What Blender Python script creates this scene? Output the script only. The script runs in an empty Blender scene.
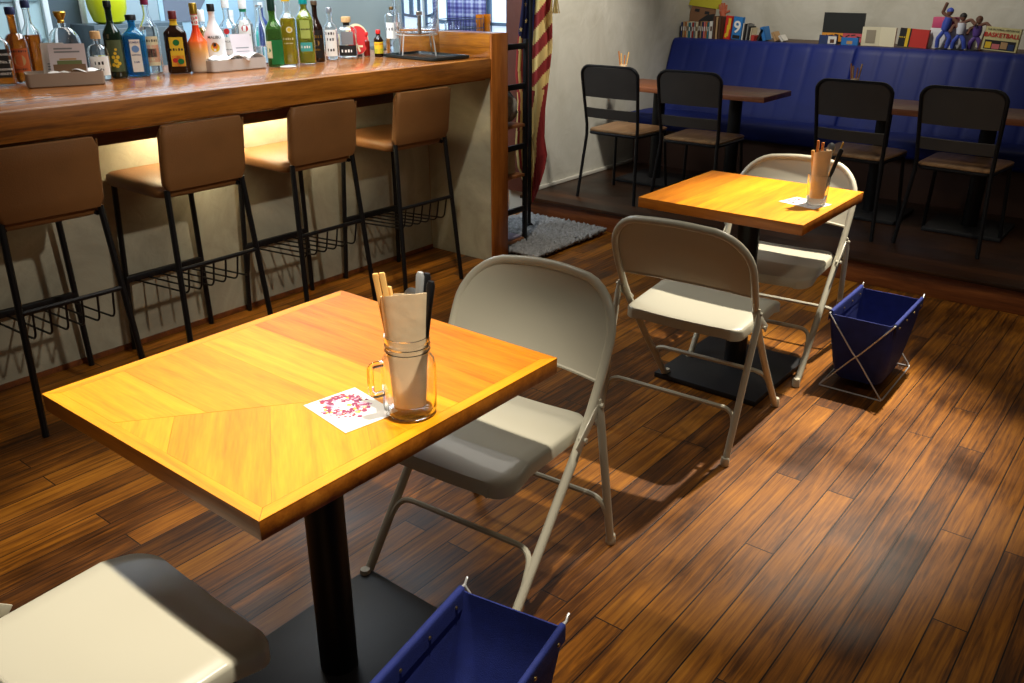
import bpy, bmesh, math, random
from mathutils import Vector, Matrix
random.seed(11)
C = bpy.context.scene.collection
PI = math.pi
def R(d): return math.radians(d)

# ------------------------------------------------------------------ materials
def lin(c):
    out = []
    for v in c[:3]:
        v = v / 255.0
        out.append(v / 12.92 if v <= 0.04045 else ((v + 0.055) / 1.055) ** 2.4)
    return (*out, 1.0)
_mc = {}
def M(name, rgb=(128, 128, 128), rough=0.5, metal=0.0, trans=0.0, ior=1.45, noise=0.0, nscale=20.0, bump=0.0, bscale=60.0, emit=None, estr=0.0, coat=0.0, spec=0.5):
    if name in _mc: return _mc[name]
    m = bpy.data.materials.new(name); m.use_nodes = True
    nt = m.node_tree; p = nt.nodes['Principled BSDF']; L = nt.links
    p.inputs['Base Color'].default_value = lin(rgb)
    p.inputs['Roughness'].default_value = rough
    p.inputs['Metallic'].default_value = metal
    p.inputs['Transmission Weight'].default_value = trans
    p.inputs['IOR'].default_value = ior
    p.inputs['Coat Weight'].default_value = coat
    p.inputs['Specular IOR Level'].default_value = spec
    if emit:
        p.inputs['Emission Color'].default_value = lin(emit); p.inputs['Emission Strength'].default_value = estr
    if noise or bump:
        tc = nt.nodes.new('ShaderNodeTexCoord')
    if noise:
        n = nt.nodes.new('ShaderNodeTexNoise'); n.inputs['Scale'].default_value = nscale; n.inputs['Detail'].default_value = 6
        L.new(tc.outputs['Object'], n.inputs['Vector'])
        mx = nt.nodes.new('ShaderNodeMix'); mx.data_type = 'RGBA'
        a = lin([max(0, v * (1 - noise)) for v in rgb]); b = lin([min(255, v * (1 + noise)) for v in rgb])
        mx.inputs[6].default_value = a; mx.inputs[7].default_value = b
        L.new(n.outputs['Fac'], mx.inputs[0]); L.new(mx.outputs[2], p.inputs['Base Color'])
    if bump:
        n2 = nt.nodes.new('ShaderNodeTexNoise'); n2.inputs['Scale'].default_value = bscale; n2.inputs['Detail'].default_value = 5
        L.new(tc.outputs['Object'], n2.inputs['Vector'])
        bp = nt.nodes.new('ShaderNodeBump'); bp.inputs['Strength'].default_value = bump; bp.inputs['Distance'].default_value = 0.01
        L.new(n2.outputs['Fac'], bp.inputs['Height']); L.new(bp.outputs['Normal'], p.inputs['Normal'])
    _mc[name] = m
    return m
def ramp(nt, stops):
    r = nt.nodes.new('ShaderNodeValToRGB'); e = r.color_ramp.elements
    e[0].position, e[0].color = stops[0][0], lin(stops[0][1]); e[1].position, e[1].color = stops[-1][0], lin(stops[-1][1])
    for pos, c in stops[1:-1]:
        k = e.new(pos); k.color = lin(c)
    return r
def wood(name, dark, mid, light, ang=0.0, rough=0.4, coarse=1.0, offs=0.0, axis='X', coat=0.0, spec=.5):
    """grain runs along local axis rotated by ang about z"""
    if name in _mc: return _mc[name]
    m = bpy.data.materials.new(name); m.use_nodes = True
    nt = m.node_tree; p = nt.nodes['Principled BSDF']; L = nt.links
    tc = nt.nodes.new('ShaderNodeTexCoord'); mp = nt.nodes.new('ShaderNodeMapping'); mp.vector_type = 'TEXTURE'
    mp.inputs['Rotation'].default_value = (0, 0, R(ang)); mp.inputs['Location'].default_value = (offs, offs * .7, offs * .3)
    L.new(tc.outputs['Object'], mp.inputs['Vector'])
    sc = nt.nodes.new('ShaderNodeMapping')
    s = {'X': (2.2, 26, 26), 'Y': (26, 2.2, 26), 'Z': (26, 26, 2.2)}[axis]
    sc.inputs['Scale'].default_value = [v * coarse for v in s]
    L.new(mp.outputs['Vector'], sc.inputs['Vector'])
    n = nt.nodes.new('ShaderNodeTexNoise'); n.inputs['Scale'].default_value = 1.0; n.inputs['Detail'].default_value = 7; n.inputs['Distortion'].default_value = 0.6
    L.new(sc.outputs['Vector'], n.inputs['Vector'])
    n2 = nt.nodes.new('ShaderNodeTexNoise'); n2.inputs['Scale'].default_value = 7.0; n2.inputs['Detail'].default_value = 4
    L.new(sc.outputs['Vector'], n2.inputs['Vector'])
    ad = nt.nodes.new('ShaderNodeMix'); ad.inputs[0].default_value = 0.3
    L.new(n.outputs['Fac'], ad.inputs[2]); L.new(n2.outputs['Fac'], ad.inputs[3])
    r = ramp(nt, [(0.32, dark), (0.5, mid), (0.68, light)])
    L.new(ad.outputs[0], r.inputs['Fac']); L.new(r.outputs['Color'], p.inputs['Base Color'])
    bp = nt.nodes.new('ShaderNodeBump'); bp.inputs['Strength'].default_value = 0.12; bp.inputs['Distance'].default_value = 0.004
    L.new(ad.outputs[0], bp.inputs['Height']); L.new(bp.outputs['Normal'], p.inputs['Normal'])
    p.inputs['Roughness'].default_value = rough; p.inputs['Coat Weight'].default_value = coat; p.inputs['Specular IOR Level'].default_value = spec
    _mc[name] = m
    return m
def plank_floor(name, stops, length=0.95, width=0.084, rough=(0.36, 0.6), along='Y'):
    m = bpy.data.materials.new(name); m.use_nodes = True
    nt = m.node_tree; p = nt.nodes['Principled BSDF']; L = nt.links
    tc = nt.nodes.new('ShaderNodeTexCoord'); sx = nt.nodes.new('ShaderNodeSeparateXYZ'); cx = nt.nodes.new('ShaderNodeCombineXYZ')
    L.new(tc.outputs['Object'], sx.inputs[0])
    if along == 'Y': L.new(sx.outputs['Y'], cx.inputs['X']); L.new(sx.outputs['X'], cx.inputs['Y'])
    else: L.new(sx.outputs['X'], cx.inputs['X']); L.new(sx.outputs['Y'], cx.inputs['Y'])
    br = nt.nodes.new('ShaderNodeTexBrick'); br.offset = 0.37; br.offset_frequency = 2; br.squash = 1.35; br.squash_frequency = 3
    br.inputs['Color1'].default_value = (0, 0, 0, 1); br.inputs['Color2'].default_value = (1, 1, 1, 1); br.inputs['Mortar'].default_value = (.5, .5, .5, 1)
    br.inputs['Scale'].default_value = 1; br.inputs['Brick Width'].default_value = length; br.inputs['Row Height'].default_value = width
    br.inputs['Mortar Size'].default_value = 0.0021; br.inputs['Mortar Smooth'].default_value = 0.3
    L.new(cx.outputs[0], br.inputs['Vector'])
    # grain, shifted board by board
    ml = nt.nodes.new('ShaderNodeVectorMath'); ml.operation = 'MULTIPLY'; ml.inputs[1].default_value = (3.2, 70, 1)
    L.new(cx.outputs[0], ml.inputs[0])
    of = nt.nodes.new('ShaderNodeVectorMath'); of.operation = 'MULTIPLY_ADD'; of.inputs[1].default_value = (37, 53, 71)
    L.new(br.outputs['Color'], of.inputs[0]); L.new(ml.outputs[0], of.inputs[2])
    n = nt.nodes.new('ShaderNodeTexNoise'); n.inputs['Scale'].default_value = 1; n.inputs['Detail'].default_value = 8; n.inputs['Roughness'].default_value = .62; n.inputs['Distortion'].default_value = 1.1
    L.new(of.outputs[0], n.inputs['Vector'])
    n3 = nt.nodes.new('ShaderNodeTexNoise'); n3.inputs['Scale'].default_value = 3.3; n3.inputs['Detail'].default_value = 7
    L.new(cx.outputs[0], n3.inputs['Vector'])
    def mth(op, a, b):
        k = nt.nodes.new('ShaderNodeMath'); k.operation = op
        for i, v in enumerate((a, b)):
            if isinstance(v, float): k.inputs[i].default_value = v
            else: L.new(v, k.inputs[i])
        return k.outputs[0]
    t = mth('ADD', mth('MULTIPLY', br.outputs['Color'], 0.22), mth('MULTIPLY', n.outputs['Fac'], 0.78))
    t = mth('ADD', t, mth('MULTIPLY', n3.outputs['Fac'], 0.5))
    t = mth('SUBTRACT', t, 0.27)
    r = ramp(nt, stops); L.new(t, r.inputs['Fac'])
    mx = nt.nodes.new('ShaderNodeMix'); mx.data_type = 'RGBA'; mx.inputs[7].default_value = lin((22, 12, 6))
    L.new(br.outputs['Fac'], mx.inputs[0]); L.new(r.outputs['Color'], mx.inputs[6]); L.new(mx.outputs[2], p.inputs['Base Color'])
    mr = nt.nodes.new('ShaderNodeMapRange'); mr.inputs[1].default_value = .35; mr.inputs[2].default_value = .7; mr.inputs[3].default_value = rough[0]; mr.inputs[4].default_value = rough[1]
    L.new(n3.outputs['Fac'], mr.inputs[0]); L.new(mr.outputs[0], p.inputs['Roughness'])
    p.inputs['Specular IOR Level'].default_value = 0.3
    h = mth('SUBTRACT', mth('MULTIPLY', n.outputs['Fac'], 0.25), br.outputs['Fac'])
    bp = nt.nodes.new('ShaderNodeBump'); bp.inputs['Strength'].default_value = 0.35; bp.inputs['Distance'].default_value = 0.003
    L.new(h, bp.inputs['Height']); L.new(bp.outputs['Normal'], p.inputs['Normal'])
    return m
def plaster(name, c1, c2, scale=2.2, rough=0.75, bump=0.35):
    m = bpy.data.materials.new(name); m.use_nodes = True
    nt = m.node_tree; p = nt.nodes['Principled BSDF']; L = nt.links
    tc = nt.nodes.new('ShaderNodeTexCoord')
    n = nt.nodes.new('ShaderNodeTexNoise'); n.inputs['Scale'].default_value = scale; n.inputs['Detail'].default_value = 9; n.inputs['Roughness'].default_value = .6; n.inputs['Distortion'].default_value = .8
    L.new(tc.outputs['Object'], n.inputs['Vector'])
    r = ramp(nt, [(0.3, c1), (0.7, c2)]); L.new(n.outputs['Fac'], r.inputs['Fac']); L.new(r.outputs['Color'], p.inputs['Base Color'])
    n2 = nt.nodes.new('ShaderNodeTexNoise'); n2.inputs['Scale'].default_value = scale * 4; n2.inputs['Detail'].default_value = 8; n2.inputs['Distortion'].default_value = 1.5
    L.new(tc.outputs['Object'], n2.inputs['Vector'])
    bp = nt.nodes.new('ShaderNodeBump'); bp.inputs['Strength'].default_value = bump; bp.inputs['Distance'].default_value = 0.01
    L.new(n2.outputs['Fac'], bp.inputs['Height']); L.new(bp.outputs['Normal'], p.inputs['Normal'])
    p.inputs['Roughness'].default_value = rough
    return m

# ------------------------------------------------------------------ mesh helpers
def rot_to(v):
    return Vector((0, 0, 1)).rotation_difference(Vector(v)).to_matrix()
def fillet(pts, r, n=5):
    P = [Vector(p) for p in pts]; out = [P[0]]
    for i in range(1, len(P) - 1):
        a, b, c = P[i - 1], P[i], P[i + 1]
        d1, d2 = (a - b), (c - b); k = min(r, d1.length * .49, d2.length * .49)
        s, e = b + d1.normalized() * k, b + d2.normalized() * k
        for j in range(n + 1):
            t = j / n
            out.append(s * (1 - t) ** 2 + b * 2 * t * (1 - t) + e * t * t)
    out.append(P[-1]); return out
class MB:
    def __init__(s): s.bm = bmesh.new(); s.mi = 0
    def _v(s, co): return s.bm.verts.new(co)
    def _f(s, vs):
        try:
            f = s.bm.faces.new(vs); f.material_index = s.mi; return f
        except ValueError: return None
    def box(s, c, size, rz=0, bev=0.0, mat=None, seg=2, rx=0, ry=0):
        b2 = bmesh.new(); bmesh.ops.create_cube(b2, size=1)
        bmesh.ops.scale(b2, vec=size, verts=b2.verts)
        if bev: bmesh.ops.bevel(b2, geom=list(b2.edges), offset=bev, segments=seg, profile=0.5, affect='EDGES')
        m = Matrix.Translation(c) @ Matrix.Rotation(rz, 4, 'Z') @ Matrix.Rotation(ry, 4, 'Y') @ Matrix.Rotation(rx, 4, 'X')
        s._merge(b2, m); return s
    def span(s, x0, x1, y0, y1, z0, z1, bev=0.0):
        return s.box(((x0 + x1) / 2, (y0 + y1) / 2, (z0 + z1) / 2), (abs(x1 - x0), abs(y1 - y0), abs(z1 - z0)), bev=bev)
    def _merge(s, b2, m=Matrix()):
        mp = {}
        for v in b2.verts: mp[v] = s._v(m @ v.co)
        for f in b2.faces: s._f([mp[v] for v in f.verts])
        b2.free()
    def loft(s, rings, cap0=True, cap1=True, closed=True):
        V = [[s._v(p) for p in r] for r in rings]; n = len(V[0])
        for a, b in zip(V, V[1:]):
            for i in range(n if closed else n - 1):
                j = (i + 1) % n
                s._f([a[i], a[j], b[j], b[i]])
        if cap0: s._f(list(reversed(V[0])))
        if cap1: s._f(V[-1])
        return s
    def tube(s, pts, r, n=10, closed=False, sq=None):
        P = [Vector(p) for p in pts]
        Q = [P[0]]
        for p in P[1:]:
            if (p - Q[-1]).length > 1e-6: Q.append(p)
        P = Q; T = []
        for i in range(len(P)):
            if closed: d = P[(i + 1) % len(P)] - P[i - 1]
            elif i == 0: d = P[1] - P[0]
            elif i == len(P) - 1: d = P[-1] - P[-2]
            else: d = (P[i + 1] - P[i]).normalized() + (P[i] - P[i - 1]).normalized()
            T.append(d.normalized())
        u = T[0].orthogonal().normalized()
        if abs(T[0].z) < .99: u = T[0].cross(Vector((0, 0, 1))).normalized()
        rings = []
        for i, p in enumerate(P):
            if i:
                u = (u - T[i] * u.dot(T[i]));
                u = u.normalized() if u.length > 1e-6 else T[i].orthogonal().normalized()
            w = T[i].cross(u); rr = r[i] if isinstance(r, (list, tuple)) else r
            ring = []
            for k in range(n):
                a = 2 * PI * k / n + PI / n
                ca, sa = math.cos(a), math.sin(a)
                if sq: ring.append(p + u * ca * sq[0] * 1.0 + w * sa * sq[1])
                else: ring.append(p + u * ca * rr + w * sa * rr)
            rings.append(ring)
        if closed: rings.append(rings[0])
        if closed:
            V = [[s._v(q) for q in rg] for rg in rings[:-1]]
            for i in range(len(V)):
                a, b = V[i], V[(i + 1) % len(V)]
                for k in range(n): s._f([a[k], a[(k + 1) % n], b[(k + 1) % n], b[k]])
        else: s.loft(rings)
        return s
    def lathe(s, prof, n=24, c=(0, 0, 0), e=2.0, asp=1.0, m=None, cap=True):
        """profile of (r, z); superellipse exponent e; asp scales local y"""
        rings = []
        for r, z in prof:
            rings.append([pt(r, 2 * PI * k / n, z, e, asp, c) for k in range(n)])
        if m: rings = [[m @ Vector(p) for p in rg] for rg in rings]
        s.loft(rings, cap0=cap, cap1=cap); return s
    def sheet(s, fn, nu, nv, th=0.0, mfn=None, nrm=None):
        V = [[s._v(fn(i / nu, j / nv)) for j in range(nv + 1)] for i in range(nu + 1)]
        fs = []
        for i in range(nu):
            for j in range(nv):
                f = s._f([V[i][j], V[i + 1][j], V[i + 1][j + 1], V[i][j + 1]])
                if f:
                    fs.append(f)
                    if mfn: f.material_index = mfn((i + .5) / nu, (j + .5) / nv)
        if th:
            s.bm.normal_update()
            g = bmesh.ops.solidify(s.bm, geom=fs, thickness=th)
        return s
    def prism(s, poly, z0, z1, m=None):
        a = [Vector((x, y, z0)) for x, y in poly]; b = [Vector((x, y, z1)) for x, y in poly]
        if m: a = [m @ p for p in a]; b = [m @ p for p in b]
        s.loft([a, b]); return s
    def poly(s, pts): return s._f([s._v(p) for p in pts])
def pt(r, a, z, e=2.0, asp=1.0, c=(0, 0, 0)):
    ca, sa = math.cos(a), math.sin(a)
    if e != 2.0:
        k = (abs(ca) ** e + abs(sa) ** e) ** (-1 / e); ca *= k; sa *= k
    return Vector((c[0] + r * asp * ca, c[1] + r * sa, c[2] + z))
def obj(name, mb, mats, parent=None, sharp=38, loc=None, label=None, recalc=True, rz=0):
    bm = mb.bm
    if recalc: bmesh.ops.recalc_face_normals(bm, faces=list(bm.faces))
    lim = R(sharp)
    for f in bm.faces: f.smooth = True
    for e in bm.edges:
        e.smooth = (len(e.link_faces) == 2 and e.calc_face_angle(0) < lim)
    me = bpy.data.meshes.new(name); bm.to_mesh(me); bm.free()
    for k in (mats if isinstance(mats, (list, tuple)) else [mats]): me.materials.append(k)
    o = bpy.data.objects.new(name, me); C.objects.link(o)
    if parent: o.parent = parent
    if loc: o.location = loc
    if rz: o.rotation_euler = (0, 0, rz)
    if label: o['label'] = label
    return o
def tag(o, label, cat, group=None, kind=None):
    o['label'] = label; o['category'] = cat
    if group: o['group'] = group
    if kind: o['kind'] = kind
    return o
def thing(name, label, cat, loc=(0, 0, 0), rz=0, group=None):
    o = bpy.data.objects.new(name, None); C.objects.link(o); o.empty_display_size = .05
    o.location = loc; o.rotation_euler = (0, 0, rz)
    return tag(o, label, cat, group)
def struct(name, mb, m, **k):
    o = obj(name, mb, m, **k); o['kind'] = 'structure'; return o
def kids(o): return [x for x in C.objects if x.parent == o]
def dup(root, loc, rz, label):
    def cp(o, par):
        c = o.copy(); C.objects.link(c); c.parent = par
        for k in kids(o): cp(k, c)
        return c
    r = cp(root, None); r.location = loc; r.rotation_euler = (0, 0, rz); r['label'] = label
    return r
_tx = {}
def text_geo(txt, size, bold=0.0):
    """flat glyph outlines centred at the origin: (verts2d, faces)"""
    k = (txt, size, bold)
    if k not in _tx:
        cu = bpy.data.curves.new('lettering', 'FONT'); cu.body = txt; cu.size = size; cu.align_x = 'CENTER'; cu.align_y = 'CENTER'; cu.offset = bold
        cu.resolution_u = 3
        o = bpy.data.objects.new('lettering', cu); C.objects.link(o); bpy.context.view_layer.update()
        me = bpy.data.meshes.new_from_object(o.evaluated_get(bpy.context.evaluated_depsgraph_get()))
        _tx[k] = ([(v.co.x, v.co.y) for v in me.vertices], [list(p.vertices) for p in me.polygons])
        bpy.data.objects.remove(o); bpy.data.curves.remove(cu); bpy.data.meshes.remove(me)
    return _tx[k]
def put_text(mb, txt, size, fn, bold=0.0):
    if txt.startswith('#'):                     # print too small to read in the photo: a row of upright strokes
        n = int(txt[1:])
        for k in range(n):
            x0, x1 = (k - n / 2) * size * .7, (k - n / 2) * size * .7 + size * (.42 if k % 3 else .26)
            h0, h1 = -size * .35, size * (.35 if k % 2 == 0 else .26)
            mb._f([mb._v(fn(x, y)) for x, y in ((x0, h0), (x1, h0), (x1, h1), (x0, h1))])
        return
    vs, fs = text_geo(txt, size, bold)
    V = [mb._v(fn(x, y)) for x, y in vs]
    for f in fs: mb._f([V[i] for i in f])
def rrect(w, d, r, n=5, front_r=None):
    """rounded rectangle outline (w in x, d in y), counter-clockwise"""
    out = []
    for cx_, cy_, a0, rr in ((w / 2, d / 2, 0, front_r or r), (-w / 2, d / 2, 90, front_r or r), (-w / 2, -d / 2, 180, r), (w / 2, -d / 2, 270, r)):
        sx, sy = (1 if cx_ > 0 else -1), (1 if cy_ > 0 else -1)
        for k in range(n + 1):
            a = R(a0 + 90 * k / n)
            out.append((cx_ - sx * rr + rr * math.cos(a), cy_ - sy * rr + rr * math.sin(a)))
    return out
def interp(tab, z):
    if z <= tab[0][0]: return tab[0][1]
    for (a, va), (b, vb) in zip(tab, tab[1:]):
        if z <= b:
            t = (z - a) / (b - a); return va + (vb - va) * t
    return tab[-1][1]

# ------------------------------------------------------------------ palette
mFloor = plank_floor('floor_planks', [(0.24, (44, 23, 7)), (0.40, (92, 52, 13)), (0.54, (138, 83, 19)), (0.72, (176, 112, 28)), (0.9, (204, 142, 50))], length=1.5)
mDeck = plank_floor('platform_planks', [(0.25, (30, 16, 6)), (0.5, (50, 27, 10)), (0.75, (74, 41, 16))], width=0.1, length=1.2, rough=(.35, .5), along='X')
mRiser = wood('riser_wood', (78, 38, 14), (112, 58, 22), (138, 78, 32), rough=.45)
mWall = plaster('wall_plaster', (176, 172, 156), (206, 203, 190))
mBarWall = plaster('bar_plaster', (138, 132, 112), (182, 176, 152), scale=2.8)
mBarWood = wood('bar_top_wood', (110, 60, 20), (156, 92, 36), (190, 122, 56), axis='Y', rough=.24, offs=3.1, coat=.3)
mBarFront = wood('bar_front_wood', (100, 56, 12), (150, 90, 22), (182, 116, 38), axis='Y', rough=.42, offs=7.7)
mUp = wood('upstand_wood', (110, 62, 14), (160, 98, 26), (190, 124, 42), axis='X', rough=.3, offs=2.2, coat=.3)
mPost = wood('end_post_wood', (120, 64, 18), (160, 92, 30), (186, 116, 46), axis='Z', rough=.42, offs=1.7)
mBeam = wood('beam_wood', (50, 24, 10), (72, 36, 14), (90, 48, 22), axis='Y', rough=.5)
mBlack = M('black_metal', (22, 22, 24), .42, .4)
mPlate = M('black_base_plate', (34, 34, 36), .5, .3, noise=.25, nscale=12)
mLeather = M('brown_leather', (122, 82, 44), .48, bump=.15, bscale=220, noise=.1, nscale=6)
mChair = M('beige_enamel', (184, 179, 160), .34, .0, coat=.15)
mRubber = M('chair_foot_rubber', (188, 180, 158), .6)
mVinyl = M('blue_vinyl', (22, 36, 104), .5, noise=.1, nscale=9, bump=.05, bscale=150, spec=.3)
mCanvas = M('blue_canvas', (32, 45, 114), .78, noise=.15, nscale=30, bump=.2, bscale=400)
mChrome = M('steel_wire', (214, 214, 214), .35, .5)
mSnap = M('brass_snap', (196, 170, 110), .3, 1.0)
mSeatWood = wood('chair_seat_plywood', (104, 74, 46), (138, 102, 66), (160, 122, 84), axis='Y', rough=.45)
mBackPanel = M('dark_back_panel', (52, 48, 44), .5, noise=.15, nscale=8)
mDarkTop = wood('platform_table_wood', (94, 50, 28), (128, 74, 44), (150, 92, 58), axis='X', rough=.4)
mGlass = M('clear_glass', (255, 255, 255), .0, trans=1.0, ior=1.45)
mKraft = M('kraft_paper', (236, 210, 170), .85, noise=.05, nscale=40, bump=.06, bscale=60)
mPaper = M('white_paper', (240, 236, 230), .8)
mBamboo = wood('bamboo', (190, 140, 70), (222, 174, 98), (236, 194, 126), axis='Z', rough=.6)
mSteel = M('brushed_steel', (196, 198, 200), .3, 1.0)
mPlastic = M('black_plastic', (20, 20, 22), .35)

# ------------------------------------------------------------------ the setting
struct('floor', MB().span(-7, 2.6, -1.6, 7.4, -.05, 0), mFloor)
struct('platform', MB().span(-3.5, 2.6, 4.545, 6.9, 0.001, .118), mDeck)
struct('trim_1', MB().span(-3.5, 2.6, 4.49, 6.22, .1185, .14, bev=.004), mDeck)
struct('trim_2', MB().span(-3.5, 2.6, 4.515, 4.544, .001, .118, bev=.002), mRiser)
struct('wall_left', MB().span(-3.66, -3.5, 4.58, 6.9, 0.001, 2.7), mWall)
struct('wall_back', MB().span(-3.66, 2.6, 6.9, 7.05, 0.001, 2.7), mWall)
mSkirt = M('skirting_paint', (196, 192, 178), .6)
struct('baseboard_left', MB().span(-3.499, -3.485, 4.6, 6.2, .141, .165, bev=.002), mSkirt)

# ------------------------------------------------------------------ bar counter
BZ = 1.095
bar = thing('bar_counter', 'long wooden bar counter with a plaster front and thick timber top', 'bar counter', (-3.45, 2.0, 0))
def bspan(n, x0, x1, y0, y1, z0, z1, m, bev=0.0, label=None):
    return obj(n, MB().span(x0 + 3.45, x1 + 3.45, y0 - 2, y1 - 2, z0, z1, bev=bev), m, bar, label=label)
bspan('front_wall', -3.62, -3.455, .2, 3.59, .001, .985, mBarWall, label='grey beige trowelled plaster front')
bspan('countertop', -3.98, -3.03, .2, 3.593, .985, BZ, mBarWood, .004)
bspan('fascia', -3.03, -2.99, .2, 3.593, .998, BZ, mBarFront, .003)
bspan('apron', -3.24, -3.18, .2, 3.07, .915, .985, mBeam, .002, label='dark timber rail under the top')
bspan('end_wall', -3.455, -3.0, 3.593, 3.66, .001, .995, mBarWall)
ep = bspan('end_post', -3.0, -2.985, 3.593, 3.725, .001, 1.215, mPost, .002)
bspan('end_cheek', -3.62, -3.0, 3.662, 3.725, .001, 1.09, mPost)
bspan('upstand', -3.35, -3.0, 3.593, 3.725, BZ + .001, 1.215, mUp, .003)
bspan('upstand', -3.66, -3.352, 3.6, 3.722, BZ + .001, 1.208, mUp, .003)
# toe strip along the bottom of the bar wall
bspan('toe_strip', -3.455, -3.448, .2, 3.59, .001, .022, mRiser)
led = thing('strip_light', 'glowing strip light tucked under the bar top behind the rail', 'strip light', (-3.35, 2.5, .955))
obj('housing', MB().span(-.02, .02, -.66, .24, .012, .028, bev=.002), M('white_housing', (220, 220, 215), .5), led)
obj('diffuser', MB().span(-.017, .017, -.65, .23, .0, .0118, bev=.003), M('led_diffuser', (255, 240, 205), .5, emit=(255, 236, 190), estr=60), led)

# ------------------------------------------------------------------ bar stools
def make_stool(label):
    t = thing('bar_stool', label, 'bar stool', group='leather stools along the bar')
    # seat: rounded leather slab with a rolled front edge
    mb = MB(); rings = []
    prof = [(.012, -.052), (.0, -.045), (-.002, -.02), (.0, -.008), (.01, .0), (.03, .004)]
    for ins, z in prof:
        rings.append([Vector((x, y + .025, .765 + z - (.012 if z > -.03 else 0) * max(0, -y / .2) * .6)) for x, y in rrect(.375 - 2 * ins, .415 - 2 * ins, .045, 5)])
    mb.loft(rings); obj('seat', mb, mLeather, t, sharp=60)
    mb = MB(); rings = []
    for k in range(9):                                    # backrest, gently bowed
        zz = .748 + .242 * k / 8; y = -.205 - .03 * k / 8
        ins = .012 if k in (0, 8) else 0
        ring = []
        for x, yy in rrect(.358 - 2 * ins, .042 - ins, .016, 4):
            ring.append(Vector((x, y + yy - .012 * (1 - (x / .18) ** 2) + .006, zz)))
        rings.append(ring)
    mb.loft(rings); bk = obj('backrest', mb, mLeather, t, sharp=60)
    mb = MB(); mb.tube([(.177, -.2, .768), (.177, -.238, .982)], .0035, 6); mb.tube([(-.177, -.2, .768), (-.177, -.238, .982)], .0035, 6)
    obj('piping', mb, mLeather, bk)
    for s in (-1, 1):
        obj('leg', MB().tube([(s * .165, -.2, .75), (s * .2, -.262, .0)], .0115, 8), mBlack, t)
        obj('leg', MB().tube([(s * .165, .19, .725), (s * .19, .215, .0)], .0115, 8), mBlack, t)
    mb = MB()
    mb.tube([(-.155, -.19, .722), (-.155, .2, .716)], .009, 6); mb.tube([(.155, -.19, .722), (.155, .2, .716)], .009, 6)
    mb.tube([(-.165, .19, .716), (.165, .19, .716)], .009, 6)
    obj('seat_frame', mb, mBlack, t)
    obj('footrest', MB().box((0, .203, .315), (.365, .022, .028), bev=.003), mBlack, t)
    obj('rear_rail', MB().tube([(-.178, -.226, .445), (.178, -.226, .445)], .009, 8), mBlack, t)
    mb = MB()
    for k in range(6):
        x = -.14 + .056 * k
        mb.tube(fillet([(x, -.226, .442), (x, -.205, .335), (x, .2, .305)], .03), .004, 6)
    obj('basket_wires', mb, mBlack, t)
    for s in (-1, 1):
        mb = MB()
        for q in ((s * .2, -.262), (s * .19, .215)): mb.lathe([(.014, 0), (.014, .012), (.012, .014)], 10, (q[0], q[1], 0))
    return t
st = make_stool('leather bar stool cut off by the photo edge, its leg behind the near wooden table')
st.location = (-3.2, 1.285, 0); st.rotation_euler = (0, 0, PI / 2 - R(2))
dup(st, (-3.21, 1.875, 0), PI / 2, 'leather bar stool in front of the brown liqueur bottle, second from the photo edge')
dup(st, (-3.21, 2.465, 0), PI / 2 - R(1), 'leather bar stool beside the brightest glow under the counter, third from the photo edge')
dup(st, (-3.205, 3.075, 0), PI / 2 - R(2), 'leather bar stool with sunlit tan back nearest the wooden end post of the bar')

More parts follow.
